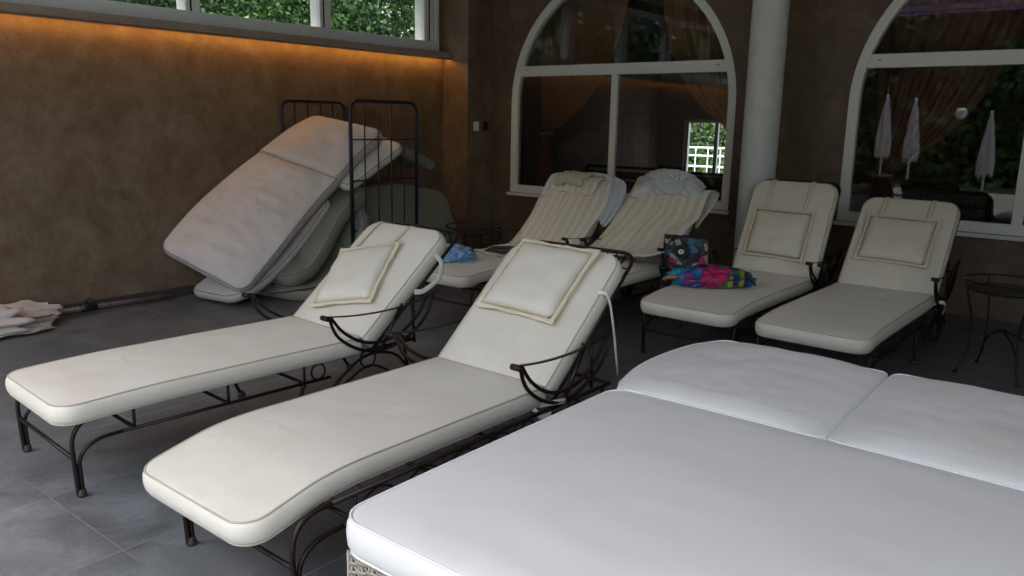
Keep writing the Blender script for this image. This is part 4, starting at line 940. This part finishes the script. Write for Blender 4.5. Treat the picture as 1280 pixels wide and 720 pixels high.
for i in range(70000):
    x=rnd.uniform(-30,12); z=rnd.uniform(0,9+1.2*math.sin(x*.9)+.8*math.sin(x*2.3+1)); p=V((x,-20.5+rnd.gauss(0,.5),z))
    d=V((rnd.gauss(0,1),rnd.gauss(0,1),rnd.gauss(-.3,.6))).normalized(); s=.42*rnd.uniform(.6,1.3); e=d.cross(V((rnd.gauss(0,1),rnd.gauss(0,1),rnd.gauss(0,1)+.5))).normalized()*s*.35
    b=len(vs); vs+=[tuple(p),tuple(p+d*s*.5+e),tuple(p+d*s),tuple(p+d*s*.5-e)]; fs.append((b,b+1,b+2,b+3))
me=bpy.data.meshes.new('sky_screen_hedge'); me.from_pydata(vs,[],fs); me.materials.append(M_leaf[0]); o=bpy.data.objects.new('sky_screen_hedge',me); COL.objects.link(o); tag(o,'tall added hedge hiding sky gaps in the window reflections','hedge')
M_cloth=mat('parasol cloth',(.72,.70,.66),.8,bump=[(20,.3,.01)])
def closed_parasol(label,x,y,h,seed):
    t=thing('closed_parasol',label,'parasol',(x,y,0),seed,'closed parasols on the outdoor terrace')
    bm=bmesh.new(); tube(bm,[(0,0,.05),(0,0,h)],.025); obj('pole',bm,M_frame,t)
    bm=bmesh.new(); box(bm,-.25,.25,-.25,.25,0,.06,.01); obj('foot',bm,M_ground,t,False)
    bm=bmesh.new(); seg=40; rg=[]
    for j in range(17):
        v=j/16; z=h-.05-v*1.35; b=.02+.16*v**.8*(1 if v<.8 else 1-(v-.8)*1.2)
        rg.append([bm.verts.new((b*(.7+.5*abs(math.sin(2.5*2*PI*k/seg+v)))*math.cos(2*PI*k/seg),b*(.7+.5*abs(math.sin(2.5*2*PI*k/seg+v)))*math.sin(2*PI*k/seg),z+.05*math.sin(k)*(v>.95))) for k in range(seg)])
    for a,b in zip(rg,rg[1:]):
        for k in range(seg): bm.faces.new((a[k],a[(k+1)%seg],b[(k+1)%seg],b[k]))
    obj('canopy',bm,M_cloth,t)
closed_parasol('closed white parasol on the terrace, first from the left in the reflection',-5.2,-6,2.3,1)
closed_parasol('closed white parasol on the terrace beside the first one',-4.62,-6.1,2.22,2)
closed_parasol('closed white parasol on the terrace past the globe lamp',-3.1,-6.2,1.95,3)
t=thing('globe_lamp','white globe garden lamp on a thin post on the terrace','lamp',(-3.66,-6,0))
bm=bmesh.new(); tube(bm,[(0,0,0),(0,0,1.8)],.03); obj('post',bm,M_iron,t)
bm=bmesh.new(); bmesh.ops.create_uvsphere(bm,u_segments=24,v_segments=16,radius=.12); bmesh.ops.translate(bm,verts=bm.verts,vec=(0,0,1.88)); obj('globe',bm,M_whitep,t)
t=thing('low_table','low white terrace table stacked with folded white towels','table',(-4.75,-2.7,0))
bm=bmesh.new(); box(bm,-.55,.45,-.25,.25,.26,.29,.005); obj('table_top',bm,M_frame,t,False)
for x in (-.5,.4):
    for y in (-.2,.2):
        bm=bmesh.new(); box(bm,x-.02,x+.02,y-.02,y+.02,0,.2598,.002); obj('leg',bm,M_frame,t,False)
for k,(x,w_) in enumerate(((-.3,.17),(.0,.14),(.27,.09))):
    for q in range(3-k):
        bm=bmesh.new(); box(bm,-w_,w_,-.13,.13,0,.04,.015)
        for v in bm.verts: v.co+=V((.012*nz(v.co,9,k+q),.012*nz(v.co,9,k+q+3),.01*nz(v.co,7,q)*(v.co.z>.02)))
        o=obj('folded_towel',bm,M_white); o.location=(-4.75+x,-2.7,.292+q*.048); o.rotation_euler=(0,0,.1*q); tag(o,'white folded towel on the terrace table, '+(('bottom','middle','top')[q]+' of the tall pile','low'.replace('low',('lower','upper')[q%2])+' of the middle pile','lying alone at the right end')[k],'towel','folded towels on the terrace table')
# violet cove lights near the open front
for i,(y) in enumerate((.5,-.4)):
    t=thing('light_strip',['violet light strip in the ceiling over the front of the lounge','violet light strip in the ceiling along the open edge'][i],'lamp',(-2.5,y,ZC))
    bm=bmesh.new(); box(bm,-3,3,-.04,.04,-.03,-.001,.003); obj('housing',bm,M_frame,t,False)
    bm=bmesh.new(); box(bm,-2.95,2.95,-.02,.02,-.036,-.031); obj('diffuser',bm,emit('violet light',(.35,.06,1),.3),t,False)
# ------------------------------------------------------------------ camera, light
cam=bpy.data.cameras.new('camera'); co=bpy.data.objects.new('camera',cam); COL.objects.link(co); S.camera=co
f,pit,roll,yaw=1001.7,.20389,.01968,-.67712
F=V((0,math.cos(pit),-math.sin(pit))); Rv=V((1,0,0)); U=Rv.cross(F); Rv=math.cos(roll)*Rv+math.sin(roll)*U; U=Rv.cross(F)
Rz=Matrix.Rotation(-yaw,3,'Z'); F=Rz@F; Rv=Rz@Rv; U=Rz@U
m=Matrix((Rv,U,-F)).transposed().to_4x4(); m.translation=V((0,0,1.5)); co.matrix_world=m
cam.sensor_width=36; cam.lens=f/1280*36; cam.clip_start=.05; cam.clip_end=1000
w=bpy.data.worlds.new('World'); S.world=w; w.use_nodes=True; N=w.node_tree.nodes; L=w.node_tree.links
sky=N.new('ShaderNodeTexSky'); sky.sky_type='NISHITA'; sky.sun_disc=False; sky.sun_elevation=R(63); sky.sun_rotation=R(200); sky.air_density=1.3; sky.dust_density=3
hs=N.new('ShaderNodeHueSaturation'); hs.inputs['Saturation'].default_value=.62; L.new(sky.outputs[0],hs.inputs['Color']); L.new(hs.outputs[0],N['Background'].inputs[0]); N['Background'].inputs[1].default_value=.15
sd=bpy.data.lights.new('sun','SUN'); sd.energy=1.2; sd.angle=R(12); sd.color=(1,.96,.9); so=bpy.data.objects.new('sun',sd); COL.objects.link(so)
el=R(63); az=R(200); dv=V((math.sin(az)*math.cos(el),math.cos(az)*math.cos(el),math.sin(el)))
so.rotation_euler=dv.to_track_quat('Z','Y').to_euler()
S.render.engine='CYCLES'
S.view_settings.view_transform='Standard'; S.view_settings.look='None'; S.view_settings.gamma=1; S.view_settings.exposure=1.98
S.cycles.max_bounces=8
